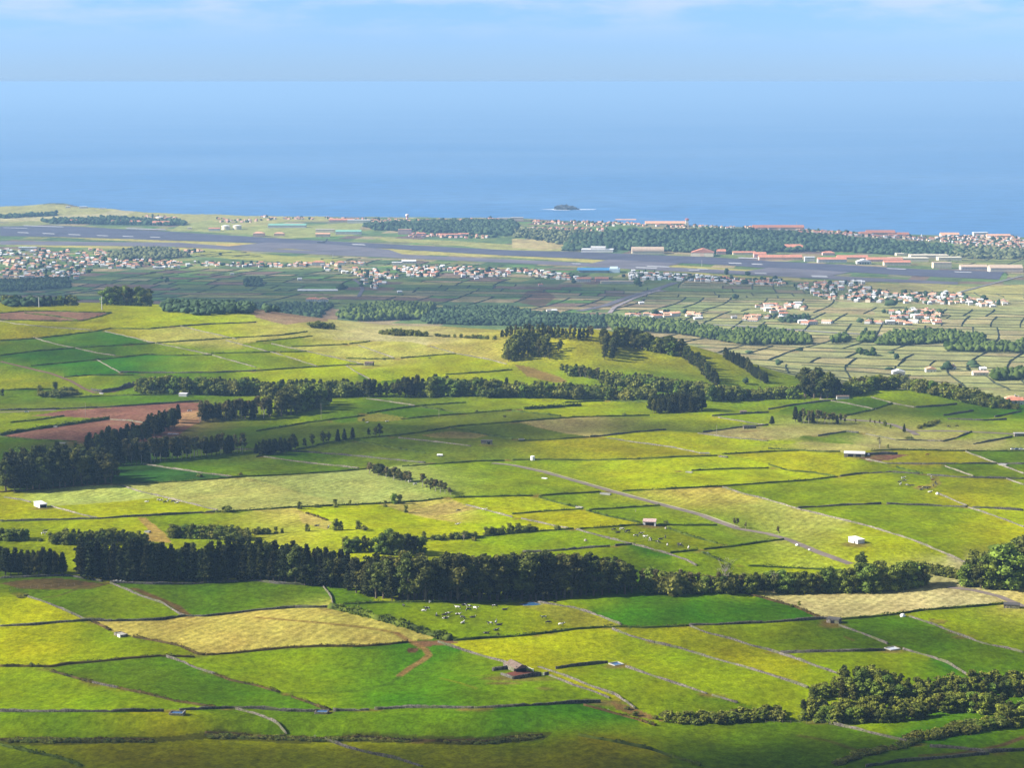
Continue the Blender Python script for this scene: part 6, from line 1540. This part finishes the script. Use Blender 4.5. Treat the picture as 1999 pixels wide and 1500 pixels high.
tank(338, 848, 9, 1.2, .6, -10, 'thin white trough on the green field right of the dark wood', M_white, M_white); tank(1958, 909, 6, 3.4, 1.2, -30, 'pale stone tank at the wall crossing near the right edge', M_conc); tank(1018, 860, 5, 3, 1.2, 0, 'pale tank on the dark hedge in the middle', M_conc)
x, y, z, s = spot(1040, 899); e = empty('water_tank', (x, y, z)); tag(e, 'round white water tank beside the top of the straight road', 'water tank'); MB().tube([(0,0,-.5), (0,0,3.2)], 1.7, 16).build('shell', M_white, e); MB().tube([(0,0,3.21), (0,0,3.6)], [1.75, .3], 16).build('lid', M_white, e)
# trailer and cars
def wheel(x, y, r, e):
    w_ = MB().tube([(x, y-.12, r), (x, y+.12, r)], r, 12).build('wheel', M_dark, e); MB().tube([(x, y-.14, r), (x, y+.14, r)], r*.55, 8).build('rim', M_steel, w_)
x, y, z, s = spot(859, 892); e = empty('trailer', (x, y, z), R(-8)); tag(e, 'white tank trailer standing alone on the shaded green field', 'trailer')
MB().tube([(-2.4,0,1.3), (-2.1,0,1.3), (2.1,0,1.3), (2.4,0,1.3)], [.4, .85, .85, .4], 12).build('tank', M_white, e); MB().box(-2.6, 3.6, -.5, .5, .35, .5).build('chassis', M_dark, e); [wheel(a, b, .45, e) for a in (-.8, .8) for b in (-.9, .9)]
def car(px, py, rz, mat, label):
    x, y, z, s = spot(px, py); e = empty('car', (x, y, z+.2), R(rz)); tag(e, label, 'car')
    MB().prism([(-2.1,.35),(2.1,.35),(2.15,.8),(1.2,.95),(-1.9,1.0),(-2.15,.8)], -.85, .85).build('body', mat, e); MB().prism([(-1.7,1.0),(1.1,.96),(.5,1.5),(-1.3,1.52)], -.75, .75).build('cabin', M_glass, e); [wheel(a, b, .33, e) for a in (-1.3, 1.3) for b in (-.8, .8)]
car(370, 804, 10, M_white, 'white car parked on the ploughed field'); car(52, 806, 5, M_steel, 'grey car on the lane at the left edge')
for n, q in enumerate((1978, 1986, 1994)): car(q, 879, 0, M_white if n != 1 else noise_mat('blue_paint', (.06,.12,.3)), ['white car, leftmost of three on the lane at the right edge', 'blue car in the middle of three on the lane at the right edge', 'white car, rightmost of three on the lane at the right edge'][n])
car(1450, 780, 0, M_white, 'white car on the lane right of the square copse'); car(198, 770, -30, M_white, 'white car beside the dark retaining wall')
# poles, stones, white troughs
for px, py, h_, lb in [(167,813,28,'tall pale pole in the ploughed field on the left'),(627,819,32,'tall pale pole below the dark broad grove'),(857,816,16,'pale pole on the dry patch in the middle'),(1399,850,20,'thin pole on the pale field right of the square copse'),(615,1445,10,'short dark post on the bottom bank'),(1187,1390,6,'short white post on the dirt slope'),(1241,1000,6,'white gatepost beside the straight road')]:
    x, y, z, s = spot(px, py); e = empty('pole', (x, y, z)); tag(e, lb, 'pole'); MB().tube([(0,0,-.5), (0,0,h_*s)], [.17, .11], 6).build('shaft', M_palebark, e); MB().box(-.7, .7, -.06, .06, h_*s-.6, h_*s-.45).build('crossarm', M_palebark, e)
for px, py, r_, lb in [(1143,1057,1.1,'round white tank on the bright field left of the middle herd'),(1556,1066,1.0,'white round bale left below the straight road'),(1580,1075,.8,'pale round bale right below the straight road'),(1381,1082,.9,'pale stone at the gap right of the middle herd'),(1695,889,1.4,'white round bale in the red yard of the long shed'),(1300,1033,.9,'tan rock below the cattle shelter'),(1762,1205,1.4,'white stone heap at the top of a pale wall'),(1830,966,1.3,'big white stone heap right of the curved cow line')]:
    x, y, z, s = spot(px, py); bm = bmesh.new(); bmesh.ops.create_icosphere(bm, subdivisions=2, radius=r_)
    for v in bm.verts: v.co = v.co*(1+random.uniform(-.1, .1)); v.co.z = max(v.co.z, -r_*.3)
    me = bpy.data.meshes.new('bale'); bm.to_mesh(me); bm.free(); o = link('boulder' if 'stone' in lb or 'rock' in lb else 'bale', me, M_palebark if 'tan' in lb else M_white); o.location = (x, y, z+r_*.3); tag(o, lb, 'stone' if 'stone' in lb or 'rock' in lb else 'bale')
# rubble heap below the long belt
x, y, z, s = spot(228, 1138)
for n, (dx, dy, r_) in enumerate([(0,0,1.2),(2,.6,1.0),(-1.8,.3,.9),(3.8,.2,.8),(11,-1,.7)]):
    bm = bmesh.new(); bmesh.ops.create_icosphere(bm, subdivisions=2, radius=r_)
    for v in bm.verts: v.co = v.co*(1+random.uniform(-.18, .18))
    me = bpy.data.meshes.new('boulder'); bm.to_mesh(me); bm.free(); o = link('boulder', me, M_conc); o.location = (x+dx, y+dy, float(zat(x+dx, y+dy))+r_*.4); tag(o, ['pale boulder in the middle of the heap below the long belt', 'pale boulder right of the heap middle below the long belt', 'pale boulder at the left of the heap below the long belt', 'small pale boulder at the right of the heap', 'lone pale boulder farther right of the heap below the belt'][n], 'boulder', 'pale boulders below the long belt')
# retaining wall of dark stone at the road bend
V_, q_ = wall_mesh(resample(PL('178,763 200,767 230,762 262,751'), 2), 3.2, 1.2); o = link('retaining_wall', npmesh('retaining_wall', V_, q_), M_stone); tag(o, 'high dark retaining wall curving round the road bend on the left', 'wall')
# ------------------------------------------------------------------ cattle
def cow_mesh(pose):
    if pose == 'lie': zb, dz = .45, 0
    else: zb, dz = 1.0, 0
    head = {'stand': [(1.05,0,1.15,.20),(1.35,0,1.38,.15),(1.62,0,1.38,.14),(1.88,0,1.24,.09)], 'graze': [(1.05,0,.98,.20),(1.32,0,.62,.14),(1.48,0,.32,.13),(1.56,0,.10,.09)], 'lie': [(.98,0,.62,.2),(1.2,0,.88,.15),(1.45,0,.92,.14),(1.7,0,.80,.09)]}[pose]
    sp = [(-.85,0,zb+.02,.27),(-.45,0,zb-.03,.36),(0,0,zb-.06,.40),(.42,0,zb-.03,.37),(.8,0,zb+.04,.29)]
    V, E, Rr = [], [], []
    def add(x, y, z, r_): V.append((x, y, z)); Rr.append(r_); return len(V)-1
    ids = [add(*p) for p in sp+head]; E += list(zip(ids[:-1], ids[1:])); hd = ids[-2]
    for sy in (-1, 1):
        e_ = add(head[2][0]-.10, sy*.22, head[2][2]+.10, .045); E.append((hd, e_))
        if pose == 'lie':
            for bx, dirx in ((-.7, .45), (.65, .45)):
                a = add(bx, sy*.34, .25, .13); b = add(bx+dirx, sy*.42, .12, .08); E += [((ids[0] if bx < 0 else ids[4]), a), (a, b)]
        else:
            for bx, rt, kn in ((-.80, ids[0], .07), (.72, ids[4], -.03)):
                a = add(bx, sy*.24, .66, .13); b = add(bx-kn, sy*.25, .36, .07); c = add(bx-.02, sy*.25, .03, .055); E += [(rt, a), (a, b), (b, c)]
    t1 = add(-1.12, 0, zb+.05, .05); t2 = add(-1.17, 0, zb-.55 if pose != 'lie' else .1, .04); E += [(ids[0], t1), (t1, t2)]
    me = bpy.data.meshes.new('cow_skin'); me.from_pydata(V, E, []); ob = bpy.data.objects.new('cow_skin', me); col.objects.link(ob)
    md = ob.modifiers.new('s', 'SKIN'); md.use_smooth_shade = True; ss = ob.modifiers.new('u', 'SUBSURF'); ss.levels = 1
    for v, r_ in zip(me.skin_vertices[0].data, Rr): v.radius = (r_, r_)
    me.skin_vertices[0].data[2].use_root = True
    bpy.context.view_layer.update(); dg = bpy.context.evaluated_depsgraph_get(); out = bpy.data.meshes.new_from_object(ob.evaluated_get(dg)); bpy.data.objects.remove(ob); out.name = 'cow'; return out
def hide(name, thr):
    m, nt, b = nodemat(name); L = nt.links.new; tc = N(nt, 'ShaderNodeTexCoord'); oi = N(nt, 'ShaderNodeObjectInfo'); ad = N(nt, 'ShaderNodeVectorMath', operation='ADD'); sc = N(nt, 'ShaderNodeVectorMath', operation='SCALE'); sc.inputs['Scale'].default_value = 9
    cm = N(nt, 'ShaderNodeCombineXYZ'); L(oi.outputs['Random'], cm.inputs[0]); L(oi.outputs['Random'], cm.inputs[1]); L(cm.outputs[0], sc.inputs[0]); L(tc.outputs['Object'], ad.inputs[0]); L(sc.outputs[0], ad.inputs[1])
    nz = N(nt, 'ShaderNodeTexNoise'); nz.inputs['Scale'].default_value = 1.5; nz.inputs['Detail'].default_value = 1; L(ad.outputs[0], nz.inputs['Vector']); rp = N(nt, 'ShaderNodeValToRGB'); L(nz.outputs['Fac'], rp.inputs['Fac'])
    rp.color_ramp.elements[0].position = thr-.01; rp.color_ramp.elements[1].position = thr+.01; rp.color_ramp.elements[0].color = (.014,.012,.011, 1); rp.color_ramp.elements[1].color = (.68,.65,.60, 1); L(rp.outputs[0], b.inputs['Base Color']); b.inputs['Roughness'].default_value = .8
    return m
HID = {'k': hide('mostly_black_hide', .68), 'm': hide('black_and_white_hide', .565), 'w': hide('mostly_white_hide', .48), 'b': noise_mat('brown_hide', (.16,.07,.035), .9, 2, .2)}
HN = {'k': 'mostly black', 'm': 'black and white', 'w': 'mostly white', 'b': 'brown'}; PN = {'stand': 'standing', 'graze': 'grazing', 'lie': 'lying'}
CM = {}
for p_ in ('stand', 'graze', 'lie'):
    b0 = cow_mesh(p_)
    for c_ in HID: q = b0.copy(); q.materials.clear(); q.materials.append(HID[c_]); CM[p_, c_] = q
def herd(nm, lst):
    made = {}
    for px, py, p_, c_, rz in sorted(lst):
        x, y, z = at(px, py); o = bpy.data.objects.new('cow', CM[p_, c_]); col.objects.link(o); o.location = (x, y, z+.03); o.rotation_euler = (0, 0, R(rz)); o.scale = (1.3,)*3
        o['category'] = 'cow'; o['group'] = f'cows of the {nm}'; made.setdefault((c_, p_), []).append(o)
    for (c_, p_), l in made.items():
        for n, o in enumerate(l): o['label'] = f'{HN[c_]} cow {PN[p_]}'+(f', {ordinal(n+1)} such from left' if len(l) > 1 else '')+f', {nm}'
herd('herd below dark belt', [(788,1186,'stand','k',-70),(827,1194,'lie','w',0),(834,1192,'stand','m',200),(906,1183,'lie','m',10),(894,1190,'stand','w',170),(916,1188,'graze','m',0),(914,1194,'graze','k',30),(928,1191,'stand','w',-40),
 (965,1187,'graze','m',10),(985,1192,'lie','k',0),(852,1203,'lie','k',90),(868,1205,'stand','k',10),(875,1202,'stand','m',0),(869,1209,'lie','w',0),(894,1201,'lie','m',-10),(903,1209,'graze','k',-40),(903,1218,'lie','w',60),(922,1207,'lie','k',0),
 (957,1221,'stand','m',170),(968,1219,'stand','m',80),(974,1222,'lie','k',0),(968,1232,'lie','m',20),(949,1238,'lie','k',0),(1062,1209,'stand','m',200),(1070,1219,'graze','k',10),(1095,1223,'stand','m',0)])
herd('middle herd', [(1198,1037,'graze','k',20),(1206,1041,'lie','k',0),(1222,1041,'stand','m',60),(1226,1040,'stand','k',20),(1241,1049,'graze','m',10),(1251,1045,'stand','m',0),(1259,1051,'stand','w',-40),(1268,1056,'stand','w',80),(1271,1057,'stand','k',80),(1284,1061,'graze','k',-30),(1289,1054,'lie','k',0),(1299,1052,'stand','k',90),(1303,1067,'stand','m',80),(1326,1066,'stand','k',-30),(1328,1069,'graze','k',0),(1344,1073,'stand','w',80),(1214,1036,'graze','w',0)])
herd('curved line on the right', [(1756,944,'stand','m',20),(1758,948,'stand','w',60),(1763,936,'stand','w',10),(1771,950,'graze','k',-30),(1780,951,'stand','k',-20),(1795,954,'stand','b',0),(1798,957,'lie','k',0),(1804,955,'stand','k',0),(1809,956,'stand','k',10),(1813,955,'stand','k',0),(1822,951,'stand','k',90),(1826,945,'stand','k',70),(1828,948,'graze','k',80),(1818,935,'stand','m',80),(1820,938,'lie','b',0),(1766,941,'stand','k',-30),(1815,962,'lie','w',0)])
herd('group on left yellow field', [(286,981,'lie','w',0),(310,979,'graze','m',10),(314,980,'stand','m',0),(328,981,'stand','w',80),(338,982,'graze','k',0),(345,983,'lie','w',0),(322,983,'graze','k',60)])
herd('scattered over middle fields', [(800,943,'stand','w',0),(810,948,'stand','w',20),(641,1033,'stand','m',80),(618,1028,'lie','k',0),(945,998,'stand','w',0),(85,1045,'stand','w',0),(88,1040,'stand','k',10),(893,1025,'lie','w',0),(895,1000,'graze','k',0),(716,826,'lie','w',0),(755,824,'lie','w',10),(839,701,'graze','k',0),(750,704,'graze','k',0),(1852,835,'graze','k',0),(1868,834,'graze','k',20),(1810,890,'stand','b',10)])
